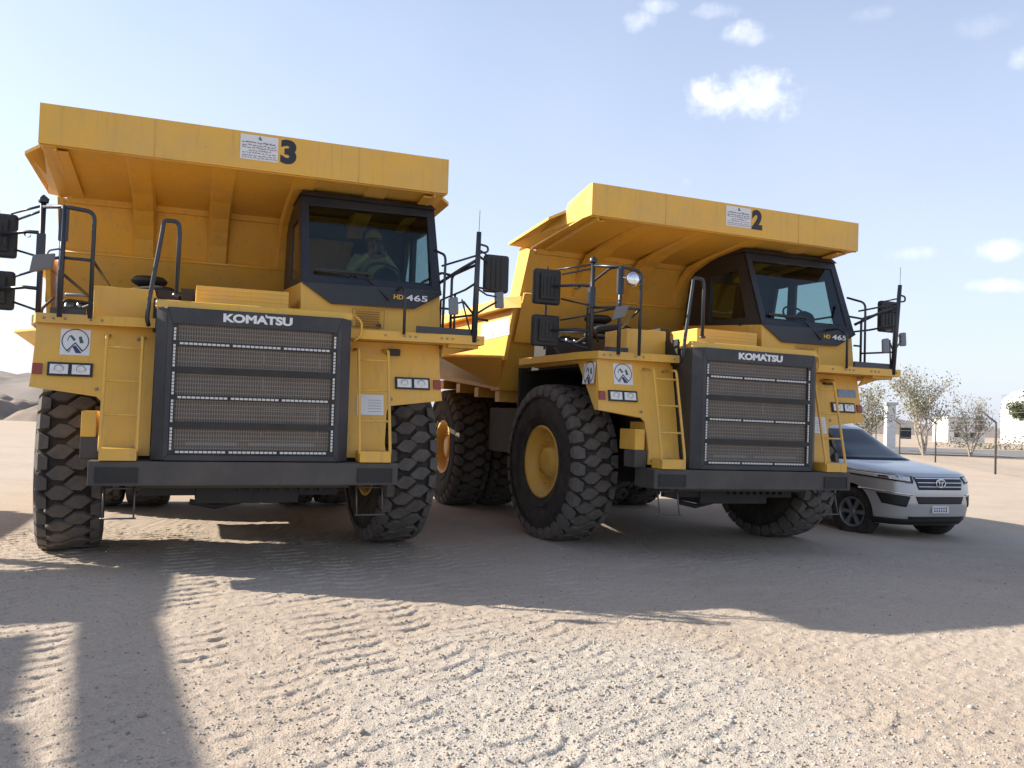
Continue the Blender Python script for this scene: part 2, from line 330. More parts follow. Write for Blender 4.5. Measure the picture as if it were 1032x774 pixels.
# ------------------------------------------------------------------ dump truck (local: x right seen from the front, y back, z up)
TW,TR=.62,1.04
def make_tyre_meshes():
    m=MB(); h=TW/2; ro=TR-.045
    prof=[(-h+.06,.47),(-h+.015,.52),(-h-.008,.66),(-h-.005,.80),(-h+.03,.92),(-h+.075,ro-.03),(-h+.13,ro),(h-.13,ro),(h-.075,ro-.03),(h-.03,.92),(h+.005,.80),(h+.008,.66),(h-.015,.52),(h-.06,.47)]
    m.lathe(prof,0,96,0)
    # sidewall rings
    for s in (-1,1):
        for r,w in((.60,.010),(.86,.012)): m.lathe([(s*(h+.004),r-w),(s*(h+.016),r),(s*(h+.004),r+w)],0,96,0)
    def lug(poly,ang,base,top,taper=.86):
        n=len(poly); cx=sum(p[0] for p in poly)/n; cs=sum(p[1] for p in poly)/n; vs=[]
        for rr,k in((base,1.0),(top-.010,.975),(top,.91)):
            for (u,sv) in poly:
                uu=cx+(u-cx)*k; ss=cs+(sv-cs)*k; r=rr-max(0,abs(uu)-.17)*.20 if rr>base else rr-.0
                t=ang+ss/TR; vs.append((uu,r*math.cos(t),r*math.sin(t)))
        fs=[tuple(range(2*n,3*n))]
        for a in(0,n):
            for i in range(n): fs.append((a+i,a+(i+1)%n,a+n+(i+1)%n,a+n+i))
        m.add(vs,fs,1)
    P=31; pit=2*math.pi/P
    for i in range(P):
        a=i*pit
        jit=lambda:random.uniform(-.004,.004)
        for c,off in((-.085,0),(.085,.5)):
            poly=[(-.134,.018),(-.035,-.078),(.066,-.072),(.134,-.018),(.035,.078),(-.066,.072)]
            lug([(c+u+jit(),s+jit()) for u,s in poly],a+off*pit,ro-.02,TR)
        # shoulder blocks running onto the sidewall
        for s,off in((-1,.5),(1,0)):
            A=a+off*pit; tl=.045*s
            ring=[]
            prof2=[(.200,TR-.006),(.285,TR-.022),(.314,TR-.085),(.322,TR-.16)]
            inner=[(.200,ro-.03),(.265,ro-.04),(.288,TR-.12),(.305,TR-.165)]
            vs=[]
            for (u,r),(ui,ri),wd in zip(prof2,inner,(.056,.084,.080,.056)):
                for sg in(-1,1):
                    t=A+(sg*wd+tl*(u-.27)*4)/TR
                    vs.append((s*u,r*math.cos(t),r*math.sin(t))); vs.append((s*ui,ri*math.cos(t+sg*.008),ri*math.sin(t+sg*.008)))
            fs=[]
            for j in range(3):
                b=j*4; fs+= [(b,b+2,b+6,b+4),(b,b+4,b+5,b+1),(b+2,b+3,b+7,b+6)]
            fs+=[(0,1,3,2),(12,14,15,13)]
            m.add(vs,fs,1)
    tyre=m.build('tyre',[RUB,LUG])
    r=MB(); h=TW/2-.06   # rim: outer side is -x ; dish
    r.lathe([(-h,.46),(-h-.03,.485),(-h-.03,.45),(-h+.02,.425),(-h+.06,.40),(-h+.13,.385),(-h+.13,.20),(-h+.05,.185),(-h+.03,.12),(-h+.03,0.001)],0,64,0)
    r.lathe([(h,.46),(h+.03,.485),(h+.03,.45),(h-.05,.41),(h-.3,.40),(h-.3,.001)],0,48,0)
    for k in range(16):
        t=2*math.pi*k/16; r.lathe([(-h+.13,.018),(-h+.10,.018),(-h+.10,.001)],0,6,0,(0,.31*math.cos(t),.31*math.sin(t)),False)
    rim=r.build('rim',[YEL])
    return tyre,rim
TYRE,RIM=make_tyre_meshes()
def make_wheel(parent,x,y,z,flip,steer=0,first=[0],dish=0.0):
    hb=MB(); hb.lathe([(-.20,.001),(-.20,.11),(-.16,.12),(.2,.2),(.2,.001)],0,24,0)
    hub=hb.build('wheel',YEL,parent); hub.location=(x,y,z); hub.rotation_euler=(random.uniform(0,.2),0,(math.pi if flip else 0)+steer)
    for src in(TYRE,RIM):
        if first[0]<2: c=src; first[0]+=1
        else: c=src.copy(); COL.objects.link(c)
        c.parent=hub
    return hub
def make_truck():
    T=empty('dump_truck')
    # --- chassis and running gear
    m=MB()
    for s in(-1,1):
        m.box(s*.62-.10,s*.62+.10,.25,7.6,1.0,1.42)
        m.tube([(s*.62,1.9,1.35),(s*1.28,1.9,1.55)],.14,12); m.tube([(s*1.22,1.9,.75),(s*1.22,1.95,2.15)],.11,14)
    m.box(-.5,.5,.4,1.2,.62,1.05); m.box(-1.2,1.2,1.75,2.05,.78,1.02); m.box(-.45,.45,1.2,2.6,.75,1.9)
    m.tube([(-.9,6.24,1.03),(.9,6.24,1.03)],.30,20); m.lathe([(-.35,.2),(-.25,.48),(.25,.48),(.35,.2)],0,24,0,(0,6.24,1.03))
    m.tube([(0,6.2,1.0),(0,3.0,1.05)],.10,12)
    for z in(1.0,1.25): m.box(-.55,.55,3.1,4.2,z-.18,z)
    m.box(-1.75,-.85,3.3,4.7,1.05,1.75); m.box(.85,1.75,3.3,4.7,1.05,1.75)
    m.box(-.9,.9,7.3,7.6,1.0,1.4)
    for s in(-1,1):      # wheel-arch liners
        m.box(s*.98-.03,s*.98+.03,.55,3.1,1.2,2.33); m.box(min(s*1.0,s*1.93),max(s*1.0,s*1.93),2.98,3.04,1.25,2.33)
        m.box(min(s*1.0,s*1.88),max(s*1.0,s*1.88),.95,3.0,2.27,2.325)
    m.build('chassis',CHAS,T,bevel=.012)
    m=MB()
    for x,y,z,l in((-.3,.8,.60,.5),(.35,1.1,.66,.35),(-.75,1.5,.7,.25),(.8,1.45,.72,.25)): m.tube([(x-l/2,y,z),(x,y,z-.05),(x+l/2,y,z)],.03,8)
    m.box(-1.0,.9,.42,.50,.70,.84); 
    for k in range(9): m.box(-.1+k*.1,-.06+k*.1,.36,.42,.74,.82)
    m.build('underbody_hoses',CHAS,T)
    # --- bumper
    m=MB()
    yb=-.05
    m.hexa([(-1.43,yb,.835),(1.43,yb,.835),(1.43,.40,.835),(-1.43,.40,.835),(-1.43,yb,1.062),(1.43,yb,1.062),(1.43,.40,1.062),(-1.43,.40,1.062)])
    m.box(-1.0,1.0,.30,.42,.78,.84)
    bp=m.build('bumper',BUMP,T,bevel=.012)
    for s in(-1,1):
        g=MB(); xs=sorted((s*1.02,s*1.36)); g.box(xs[0],xs[1],yb-.006,yb+.01,.872,.995)
        g.frame([(xs[0]-.01,yb-.004,.862),(xs[1]+.01,yb-.004,.862),(xs[1]+.01,yb-.004,1.005),(xs[0]-.01,yb-.004,1.005)],[(xs[0],yb-.004,.872),(xs[1],yb-.004,.872),(xs[1],yb-.004,.995),(xs[0],yb-.004,.995)],(0,-.008,0),1)
        for k in range(1,5): z=.872+.123*k/5; g.box(xs[0],xs[1],yb-.010,yb-.004,z-.003,z+.003,1)
        g.build('bumper_grille',[BLKM,CHAS],bp)
    # --- radiator housing
    m=MB(); yt,yl=-.052,-.040
    oL=[(-.915,.03),(-.82,yt),(.82,yt),(.915,.03)]
    # front frame face
    O=[(-.815,yt,1.07),(.815,yt,1.07),(.815,yt,2.51),(-.815,yt,2.51)]; I=[(-.765,yt,1.125),(.765,yt,1.125),(.765,yt,2.355),(-.765,yt,2.355)]
    m.frame(O,I,(0,.10,0))
    for s in(-1,1):
        m.hexa([(s*.815,yt,1.07),(s*.915,.03,1.07),(s*.915,.60,1.07),(s*.815,.60,1.07),(s*.815,yt,2.51),(s*.915,.03,2.50),(s*.915,.60,2.50),(s*.815,.60,2.51)])
    m.box(-.815,.815,.05,.1,1.07,2.5)
    rg=m.build('radiator_housing',NAVY,T,bevel=.008)
    g=MB(); g.box(-.765,.765,-.022,.0,1.125,2.355); g.build('radiator_mesh',GRILLE,rg)
    b=MB()
    for z in(1.925,1.405): b.box(-.765,.765,-.05,-.022,z-.030,z+.030)
    for z in(2.172,1.665,1.15): b.box(-.765,.765,-.044,-.022,z-.022,z+.022)
    for x in(-.745,.745): b.box(x-.02,x+.02,-.046,-.022,1.125,2.355)
    # faint screen behind: outlines of the cooler core
    b.build('grille_bar',CHAS,rg)
    RFL=mat('reflector_white',(.62,.62,.60),.4,var=.12,vscale=14); CORE=mat('core_glint',(.17,.16,.145),.5)
    for z in(2.172,1.665,1.152):
        for k in range(3):
            a=-.70+k*.475; w=MB(); w.box(a,a+.449,-.0475,-.044,z-.011,z+.011,1)
            for j in range(11): w.box(a+j*.041,a+j*.041+.033,-.050,-.0475,z-.010,z+.010)
            w.build('reflector_strip',[RFL,CHAS],rg)
    for x in(-.745,.745):
        for k,zz in enumerate((1.17,1.43,1.69,1.95,2.20)):
            n=7 if k<4 else 4; w=MB(); w.box(x-.011,x+.011,-.0485,-.046,zz,zz+n*.031,1)
            for j in range(n): w.box(x-.010,x+.010,-.052,-.0485,zz+j*.031,zz+j*.031+.024)
            w.build('reflector_strip',[RFL,CHAS],rg)
    for x0,x1,z0,z1 in((-.62,-.15,1.215,1.245),(-.05,.58,1.215,1.245),(.06,.076,1.3,1.36),(.60,.612,1.3,1.62),(.06,.076,1.75,1.88),(.06,.076,2.0,2.12),(.60,.612,1.99,2.10),(.08,.6,1.57,1.578)):
        w=MB(); w.box(x0,x1,-.0255,-.022,z0,z1); w.build('cooler_core',CORE,rg)
    # maker's lettering, wide heavy capitals
    letters=text_mesh('KOMATSU',-.322,2.395,.322,2.478,lambda x,z,d:(x,-.052-d,z),bold=.045,depth=.008,spacing=.98)
    letters.box(.065,.078,-.060,-.052,2.462,2.492)
    letters.build('lettering',WHL,rg)
    # --- hood behind it
    m=MB()
    m.hexa([(-.93,-.005,2.50),(.93,-.005,2.50),(.93,1.7,2.50),(-.93,1.7,2.50),(-.93,.035,2.585),(.93,.035,2.585),(.93,1.7,2.66),(-.93,1.7,2.66)])
    m.box(-.90,.46,.60,2.2,2.3,2.5)
    hd=m.build('hood',YEL,T,bevel=.03,seg=3)
    m=MB()
    m.box(-.57,.33,.47,2.0,2.62,2.80)
    for k in range(4): m.box(-.573,.333,.466,2.0,2.627+k*.043,2.627+k*.043+.039)
    m.build('engine_cover_louvre',YEL,T,bevel=.006)
    # --- engine bay clutter, air cleaner, tool box
    m=MB(); m.lathe([(2.95,.001),(2.95,.12),(2.99,.19),(3.02,.20),(3.06,.16),(3.08,.001)],2,32,0,(-1.08,2.2,.02)); m.lathe([(2.4,.13),(2.96,.13)],2,24,0,(-1.08,2.2,0)); 
    m.build('air_cleaner',BLKM,T)
    m=MB(); m.tube(rounded([(-1.3,1.9,2.5),(-1.3,1.9,2.85),(-.9,1.8,2.9),(-.6,1.7,2.75)],.12),.055,10)
    m.tube(rounded([(-.95,1.6,2.5),(-.95,1.6,2.8),(-.6,1.5,2.82)],.1),.035,8); m.box(-1.5,-.75,1.55,2.1,2.43,2.68); m.box(-.72,-.58,1.1,1.6,2.66,2.84); m.box(-.95,-.74,1.1,1.5,2.66,2.80)
    m.tube([(-1.5,1.75,2.74),(-.75,1.75,2.74)],.03,8); m.tube([(-1.7,1.6,2.6),(-1.35,1.7,2.78)],.03,8)
    m.build('engine_piping',CHAS,T,bevel=.0)
    m=MB()
    for x in(-1.86,-1.74,-1.62):
        m.lathe([(2.45,.001),(2.45,.045),(2.68,.045),(2.71,.001)],2,14,0,(x,1.75,0))
    m.tube([(-1.9,1.75,2.76),(-1.35,1.9,2.80)],.02,6); m.build('canister',STEEL,T)
    m=MB(); m.box(-2.0,-1.5,1.9,2.3,2.43,2.72); m.box(-1.95,-1.55,1.62,1.68,2.44,2.62); m.tube(rounded([(-1.95,1.7,2.45),(-1.9,1.68,2.7),(-1.5,1.72,2.66)],.06),.02,6); m.build('battery_box',CHAS,T,bevel=.01)
    m=MB(); m.box(-1.505,-.955,.57,1.15,2.43,2.735); m.build('tool_box',YEL,T,bevel=.012)
    m=MB(); m.box(-.955,-.93,.3,1.1,2.3,2.62); m.build('hose_cover',BLKM,T)
    # --- fenders with slanted faces
    for s in(-1,1):
        yz=lambda z:.44-.20*(2.29-z)
        m=MB(); t=(0,.03,0)
        def P(x,z): return (s*x,yz(z),z)
        xo=1.965; xb=1.985
        # front skin: an L shaped sheet
        m.plate([P(.93,2.33),P(xo,2.33),P(xo,1.98),P(xb,1.72),P(1.42,1.65),P(1.37,1.60),P(1.345,1.25),P(1.36,1.10),P(.93,1.10)],t)
        # side cheek
        m.plate([(s*xo,yz(2.33)+.03,2.33),(s*xo,.98,2.33),(s*xb,.42,1.72),(s*xb,yz(1.72)+.03,1.72),(s*xo,yz(1.98)+.03,1.98)],(-s*.03,0,0))
        m.plate([P(1.42,1.648),P(xb-.01,1.722),(s*(xb-.01),.42,1.722),(s*1.42,.45,1.648)],(0,0,.02))
        m.plate([P(1.345,1.10),P(1.345,1.6),(s*1.345,.7,1.6),(s*1.345,.7,1.10)],(-s*.02,.03,0))
        fd=m.build('fender',YEL,T)
        # lamps
        h=MB(); hy=yz(1.9)
        xs=sorted((s*1.462,s*1.845)); z0,z1=1.832,1.962
        def Q(x,z,o=0): return (x,yz(z)-o,z)
        h.plate([Q(xs[0],z0,.002),Q(xs[1],z0,.002),Q(xs[1],z1,.002),Q(xs[0],z1,.002)],(0,-.022,0))
        hl=h.build('headlight',BLKM,fd,bevel=.004)
        mid=(xs[0]+xs[1])/2
        for a,b_ in((xs[0]+.022,mid-.016),(mid+.016,xs[1]-.022)):
            h=MB(); h.plate([Q(a,z0+.02,.025),Q(b_,z0+.02,.025),Q(b_,z1-.02,.025),Q(a,z1-.02,.025)],(0,-.004,0)); cx,cz=(a+b_)/2,(z0+z1)/2
            h.lathe([(yz(cz)-.030,.036),(yz(cz)-.036,.030),(yz(cz)-.038,.001)],1,20,0,(cx,0,cz)); h.lathe([(yz(cz)-.0305,.042),(yz(cz)-.034,.039),(yz(cz)-.030,.036)],1,20,1,(cx,0,cz)); h.build('lamp_lens',[LENS,STEEL],hl)
        h=MB(); xs2=sorted((s*1.885,s*1.972)); h.plate([Q(xs2[0],1.842,.002),Q(xs2[1],1.842,.002),Q(xs2[1],1.945,.002),Q(xs2[0],1.945,.002)],(0,-.02,0)); h.build('marker_light',REDL,fd,bevel=.008)
        # small fasteners
        h=MB()
        for (x,z) in((1.08,2.22),(1.34,2.24),(1.08,1.17),(1.32,1.15),(1.42,1.72)): h=MB(); h.lathe([(yz(z)-.012,.001),(yz(z)-.012,.016),(yz(z),.018)],1,8,0,(s*x,0,z)); h.build('bolt',STEEL,fd)
        # ladder
        l=MB()
        for x in(1.03,1.34):
            l.tube(rounded([(s*x,yz(2.22),2.235),(s*x,.19,2.225),(s*(x-.0),-.045,1.22),(s*x,-.045,1.15)],.04),.016,8)
        for z in(2.115,1.80,1.485): 
            yy=-.045+(z-1.22)/(2.225-1.22)*.235; l.tube([(s*1.03,yy,z),(s*1.34,yy,z)],.012,8)
        l.box(min(s*1.03,s*1.345),max(s*1.03,s*1.345),-.075,.16,1.068,1.178)
        l.build('ladder',YEL,T,bevel=0)
        # swinging bottom step
        l=MB(); xs=sorted((s*1.035,s*1.30))
        for x in xs: l.tube([(x,.10,.86),(x,.02,.53)],.009,6)
        l.tube([(xs[0]-.02,.02,.53),(xs[1]+.02,.02,.53)],.009,6); l.tube([(xs[0],.10,.80),(xs[1],.10,.80)],.009,6)
        l.build('hanging_step',mat('worn_step_steel',(.12,.115,.11),.5,metal=.4),T)
    m=MB(); m.box(-1.53,-1.40,.24,.62,1.268,1.512); m.lathe([(.21,.001),(.21,.02)],1,8,0,(-1.5,0,1.48)); m.build('frame_bracket',YEL,T,bevel=.01)
    m=MB(); m.box(-1.53,-1.37,.24,.5,1.062,1.268); m.build('bracket_post',BUMP,T,bevel=.008)
    m=MB(); m.box(1.372,1.515,.37,.44,2.19,2.262); m.build('work_lamp',BLKM,T,bevel=.01)
    m=MB(); ypl=lambda z:.44-.20*(2.29-z)-.003; m.plate([(1.05,ypl(1.545),1.545),(1.335,ypl(1.545),1.545),(1.335,ypl(1.76),1.76),(1.05,ypl(1.76),1.76)],(0,-.006,0)); 
    for k in range(5): z=1.58+k*.03; m.plate([(1.17,ypl(z)-.006,z),(1.31,ypl(z)-.006,z),(1.31,ypl(z+.004)-.006,z+.004),(1.17,ypl(z+.004)-.006,z+.004)],(0,-.002,0),1)
    m.build('notice_plate',[WHT,GREYM],T)
    # --- decks
    m=MB()
    dl=[(-.93,.30),(-1.965,.42),(-2.05,.78),(-2.15,2.45),(-.93,2.45)]
    m.plate([(x,y,2.335) for x,y in dl],(0,0,.03))
    m.plate([(-.93,.285,2.33),(-1.97,.405,2.33),(-1.965,.43,2.33),(-.93,.31,2.33)],(0,0,.09)); m.plate([(-1.97,.405,2.33),(-2.06,.78,2.33),(-2.04,.79,2.33),(-1.95,.42,2.33)],(0,0,.09)); m.plate([(-2.06,.78,2.33),(-2.16,2.45,2.33),(-2.14,2.45,2.33),(-2.04,.79,2.33)],(0,0,.09))
    m.box(-1.96,-.93,.45,2.4,2.30,2.335)
    dk=m.build('deck',YEL,T)
    b=MB()
    for x in(-1.9,-1.82,-1.72,-1.5,-1.4,-1.0): b=MB(); b.lathe([(.238,.001),(.238,.010),(.25,.012)],1,8,0,(x,(.285+(-.93-x)*.1154)-.25,2.375)); b.build('bolt',STEEL,dk)
    m=MB()
    dr=[(.93,.20),(1.20,.20),(2.36,.10),(2.36,2.6),(.93,2.6)]
    m.plate([(x,y,2.335) for x,y in dr],(0,0,.03)); m.plate([(.93,.19,2.335),(2.37,.09,2.335),(2.37,.11,2.335),(.93,.21,2.335)],(0,0,.095)); m.plate([(2.37,.10,2.335),(2.37,2.6,2.335),(2.35,2.6,2.335),(2.35,.10,2.335)],(0,0,.095))
    m.plate([(1.98,.42,2.20),(2.33,.3,2.335),(1.98,.3,2.335)],(0,.03,0)); m.box(2.0,2.34,.2,2.4,2.30,2.335)
    dk=m.build('deck',YEL,T)
    b=MB()
    for x in(1.3,1.5,1.56,1.62,1.9,1.96,2.02,2.3): b=MB(); b.lathe([(.0,.001),(.0,.010),(.012,.012)],1,8,0,(x,.19-(x-.93)*.0695-.012,2.385)); b.build('bolt',STEEL,dk)
    m=MB(); m.box(1.62,2.30,.12,.15,2.43,2.50); m.build('kick_plate',TUBE,T)
    m=MB(); m.box(-1.86,-1.55,.44,.47,2.42,2.48); m.build('kick_plate',TUBE,T)
    # --- cab
    m=MB()
    m.hexa([(.463,.53,2.365),(2.0,.53,2.365),(2.0,2.42,2.365),(.463,2.42,2.365),(.463,.545,2.93),(2.0,.60,2.93),(2.0,2.42,3.08),(.463,2.42,3.08)])
    cab=m.build('cab',YEL,T,bevel=.01)
    m=MB()
    for k in range(7):
        z=2.50+k*.026; m.box(1.05,1.31,.520,.53,z,z+.010)
    m.frame([(1.007,.524,2.49),(1.36,.524,2.49),(1.36,.524,2.69),(1.007,.524,2.69)],[(1.013,.524,2.496),(1.354,.524,2.496),(1.354,.524,2.684),(1.013,.524,2.684)],(0,.004,0))
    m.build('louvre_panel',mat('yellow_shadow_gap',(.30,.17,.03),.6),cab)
    m=MB(); m.lathe([(.54,.001),(.525,.025),(.53,.03)],1,16,0,(1.30,-.0,2.515)); m.lathe([(0,.001),(0,.03)],0,12,0,(.458,1.0,2.98)); m.build('latch',BLKM,cab)
    # black upper shell
    yf=lambda z:.545+.396*(z-2.92)
    m=MB(); xl,xr=.470,2.0
    fo=[(xl,yf(2.92)-.005,2.92),(xr,yf(2.92)-.005,2.92),(xr,yf(3.955),3.955),(xl,yf(3.955),3.955)]
    fi=[(.56,yf(3.03),3.03),(1.90,yf(3.01),3.01),(1.905,yf(3.86),3.86),(.555,yf(3.84),3.84)]
    m.frame(fo,fi,(0,.045,.0))
    m.plate([(.463,.518,2.925),(.78,.518,2.718),(1.69,.518,2.728),(2.0,.518,2.905),(2.0,.545,2.96),(.463,.545,2.96)],(0,.012,.0))
    for x,d in((xl,.05),(xr,-.05)):
        O=[(x,yf(2.92),2.93),(x,2.42,3.085),(x,2.22,3.99),(x,yf(3.955),3.955)]
        I=[(x,.90,3.06),(x,1.74,3.09),(x,1.72,3.74),(x,1.10,3.72)]
        if d>0: m.frame(O,I,(d,0,0))
        else:
            O1=[(x,yf(2.92),2.93),(x,1.82,3.03),(x,1.80,3.975),(x,yf(3.955),3.955)]; m.frame(O1,I,(d,0,0))
            O2=[(x,1.82,3.03),(x,2.42,3.085),(x,2.22,3.99),(x,1.80,3.975)]; I2=[(x,1.90,3.12),(x,2.28,3.12),(x,2.15,3.74),(x,1.88,3.74)]; m.frame(O2,I2,(d,0,0))
    O=[(xl+.05,2.42,3.085),(xr-.05,2.42,3.085),(xr-.05,2.22,3.99),(xl+.05,2.22,3.99)]; I=[(.75,2.38,3.25),(1.3,2.38,3.25),(1.3,2.27,3.75),(.75,2.27,3.75)]; m.frame(O,I,(0,-.03,0))
    m.hexa([(xl-.02,yf(3.95)-.03,3.955),(xr+.02,yf(3.95)-.03,3.955),(xr+.02,2.28,3.99),(xl-.02,2.28,3.99),(xl+.02,yf(3.95)+.03,4.02),(xr-.02,yf(3.95)+.03,4.02),(xr-.02,2.24,4.06),(xl+.02,2.24,4.06)])
    m.box(xl-.08,xl,.95,1.0,3.0,3.9) if False else None
    cs=m.build('cab_shell',BLK,cab,bevel=.006)
    g=MB(); g.plate([(a,b_+.012,c) for a,b_,c in fi],(0,.008,0)); g.build('windshield',GLASS,cs)
    g=MB(); g.plate([(xl+.015,.895,3.055),(xl+.015,1.745,3.085),(xl+.015,1.725,3.745),(xl+.015,1.095,3.725)],(.006,0,0)); g.build('side_window',GLASS,cs)
    g=MB(); g.plate([(xr-.015,.895,3.055),(xr-.015,1.745,3.085),(xr-.015,1.725,3.745),(xr-.015,1.095,3.725)],(-.006,0,0)); g.build('side_window',GLASS,cs)
    g=MB(); g.plate([(xr-.015,1.895,3.115),(xr-.015,2.285,3.115),(xr-.015,2.155,3.745),(xr-.015,1.875,3.745)],(-.006,0,0)); g.build('side_window',GLASS,cs)
    g=MB(); g.tube([(.60,yf(3.08)-.03,3.07),(1.15,yf(3.06)-.03,3.05),(1.40,.505,2.80)],.009,6); g.box(.60,1.24,yf(3.09)-.025,yf(3.09)-.005,3.075,3.10); g.build('wiper',BLKM,cs)
    g=text_mesh('465',1.592,2.812,1.835,2.880,lambda x,z,d:(x,.518-d,z),bold=.022,depth=.006,spacing=1.05); g.build('lettering',WHL,cs)
    g=text_mesh('HD',1.452,2.820,1.560,2.872,lambda x,z,d:(x,.518-d,z),bold=.03,depth=.006); g.build('lettering',YEL,cs)
    m=MB(); m.box(.53,1.94,.72,1.0,2.9,3.06); m.lathe([(.0,.12),(.1,.16),(.14,.001)],1,20,0,(1.45,.83,3.08)); dsh=m.build('dashboard',DASH,cab,bevel=.03)
    m=MB(); th=[2*math.pi*k/28 for k in range(28)]
    m.tube([(1.45+.20*math.cos(a),1.08+.12*math.sin(a),3.17+.15*math.sin(a)) for a in th],.014,8,closed=True); m.tube([(1.45,.95,3.02),(1.45,1.08,3.17)],.025,8); m.tube([(1.26,1.08,3.17),(1.64,1.08,3.17)],.012,6); m.build('steering_wheel',DASH,cab)
    m=MB(); m.box(1.20,1.70,1.55,2.0,2.95,3.10); m.hexa([(1.22,1.92,3.08),(1.68,1.92,3.08),(1.68,2.03,3.08),(1.22,2.03,3.08),(1.25,2.02,3.66),(1.65,2.02,3.66),(1.65,2.12,3.66),(1.25,2.12,3.66)]); m.box(.62,.95,1.65,2.0,2.95,3.08); m.build('seat',CLOTH,cab,bevel=.03)
    # --- rails
    m=MB()
    m.tube(rounded([(-.985,.16,2.34),(-1.0,.10,2.40),(-.98,.10,2.62),(-.895,.10,3.27),(-.89,.10,3.345),(-.76,.09,3.345),(-.745,.09,3.25),(-.748,.09,2.63)],.075,6),.021,10)
    m.lathe([(2.63,.04),(2.65,.04),(2.66,.02)],2,12,0,(-.748,.09,0)); m.build('hood_handrail',TUBE,T)
    m=MB(); r=.020
    m.tube(rounded([(-1.50,.27,2.38),(-1.50,.27,3.39),(-1.76,.30,3.42),(-1.98,.60,3.46)],.08),r,10)
    m.tube([(-1.76,.30,2.38),(-1.76,.30,3.42)],.024,10)
    m.tube([(-1.50,.27,2.93),(-1.76,.30,2.94)],.016,8); m.tube([(-1.76,.30,2.94),(-1.98,.60,2.95)],.016,8)
    m.tube([(-1.98,.60,2.38),(-1.98,.60,3.50)],.026,10); m.lathe([(3.50,.045),(3.54,.05),(3.58,.001)],2,12,0,(-1.98,.60,0))
    m.tube(rounded([(-1.86,.95,2.38),(-1.86,.95,3.28),(-1.78,.55,3.44),(-1.76,.30,3.42)],.06),.016,8); m.tube([(-1.86,.95,2.9),(-1.52,1.3,2.62)],.016,8)
    m.tube([(-1.50,.27,2.94),(-1.40,.9,2.78)],.014,8)
    m.tube([(-1.86,.95,2.92),(-1.76,.30,2.94)],.014,8)
    m.box(-1.80,-1.72,.285,.33,3.1,3.40); m.box(-2.02,-1.95,.57,.64,2.95,3.2)
    m.tube(rounded([(-2.04,1.3,2.38),(-2.08,1.45,2.55),(-2.06,2.1,2.75)],.1),.016,8)
    hr=m.build('deck_handrail',TUBE,T)
    # left mirrors
    for z0,z1 in((2.99,3.425),(2.475,2.86)):
        k=MB(); k.box(-2.60,-2.245,.92,1.02,z0,z1); mr_=k.build('side_mirror',BLKM,T,bevel=.04,seg=3)
        k=MB(); k.box(-2.53,-2.315,.885,.92,z0+.06,z1-.06)
        for j in range(4): k.box(-2.50+j*.05,-2.47+j*.05,.875,.885,z0+.1,z1-.1)
        k.build('mirror_back',CHAS,mr_,bevel=.008)
        k=MB(); k.box(-2.575,-2.27,1.021,1.026,z0+.03,z1-.03); k.build('mirror_glass',MIRR,mr_)
        k=MB(); zc=(z0+z1)/2
        k.tube([(-2.24,.92,z1-.05),(-1.98,.60,z1+.0)],.012,6); k.tube([(-2.40,.90,zc),(-2.12,.72,zc+.02),(-1.98,.60,zc)],.018,8); k.tube([(-2.24,.92,z0+.08),(-1.98,.60,z0-.02)],.012,6)
        k.build('mirror_arm',TUBE,mr_)
    k=MB(); k.tube([(-2.30,.93,3.43),(-2.0,.62,3.47)],.012,6); k.tube([(-2.42,.97,2.44),(-2.42,.97,3.46)],.014,6); k.lathe([(0,.03),(.06,.025)],1,10,0,(-2.12,.70,3.2)); k.build('mirror_arm',TUBE,T)
    # round convex mirror and small grey mirror
    k=MB(); k.hexa([(-1.99,.06,2.75),(-1.82,.06,2.80),(-1.80,.10,2.80),(-1.97,.10,2.75),(-1.96,.02,2.90),(-1.79,.02,2.93),(-1.78,.05,2.93),(-1.95,.05,2.90)]); k.tube(rounded([(-1.88,.08,2.84),(-1.86,.2,2.98),(-1.78,.3,3.02)],.04),.010,6); k.build('small_mirror',GREYM,T,bevel=.012)
    # right rails
    m=MB()
    m.tube(rounded([(1.485,.12,2.40),(1.485,.12,2.84),(1.50,.30,2.93),(1.50,.52,2.93)],.07),.0165,8)
    m.tube(rounded([(1.955,.30,2.40),(1.975,.33,3.32),(1.93,.62,3.42)],.08),.015,8); m.tube([(1.97,.45,3.22),(2.25,.06,3.30)],.012,8); m.tube(rounded([(1.97,.52,3.04),(2.15,.30,3.18),(2.25,.06,3.25)],.05),.019,8)
    m.tube(rounded([(2.12,.55,2.40),(2.12,.55,3.14),(2.24,.30,3.20),(2.25,.06,3.20)],.06),.016,8)
    m.tube([(2.26,.12,2.36),(2.246,.01,3.545)],[.034,.026],10); m.tube([(2.29,.16,2.36),(2.275,.10,3.2)],.02,8)
    m.tube([(2.246,.01,3.54),(2.25,.01,3.78)],.003,5)
    m.tube(rounded([(2.25,.03,3.42),(2.36,.03,3.40),(2.36,.03,3.34),(2.25,.03,3.32)],.03),.012,6)
    m.tube([(2.12,.55,2.76),(2.0,.55,2.76)],.014,6); m.tube([(2.12,.55,2.66),(2.26,.10,2.66)],.014,6); m.tube([(2.05,1.6,2.4),(2.05,1.6,3.2)],.016,6); m.tube(rounded([(2.05,1.6,3.2),(2.10,.9,3.22),(2.12,.55,3.14)],.05),.016,6); m.tube([(2.30,1.6,2.4),(2.30,1.6,3.0),(2.30,.6,3.0),(2.28,.12,3.02)],.014,6)
    m.tube([(2.30,1.0,2.4),(2.30,1.0,3.0)],.014,6)
    m.build('deck_handrail',TUBE,T)
    k=MB(); k.box(2.53,2.83,.60,.70,3.00,3.44); mr_=k.build('side_mirror',BLKM,T,bevel=.04,seg=3)
    k=MB()
    for j in range(3): k.box(2.60+j*.06,2.625+j*.06,.592,.60,3.05,3.4)
    k.build('mirror_back',CHAS,mr_)
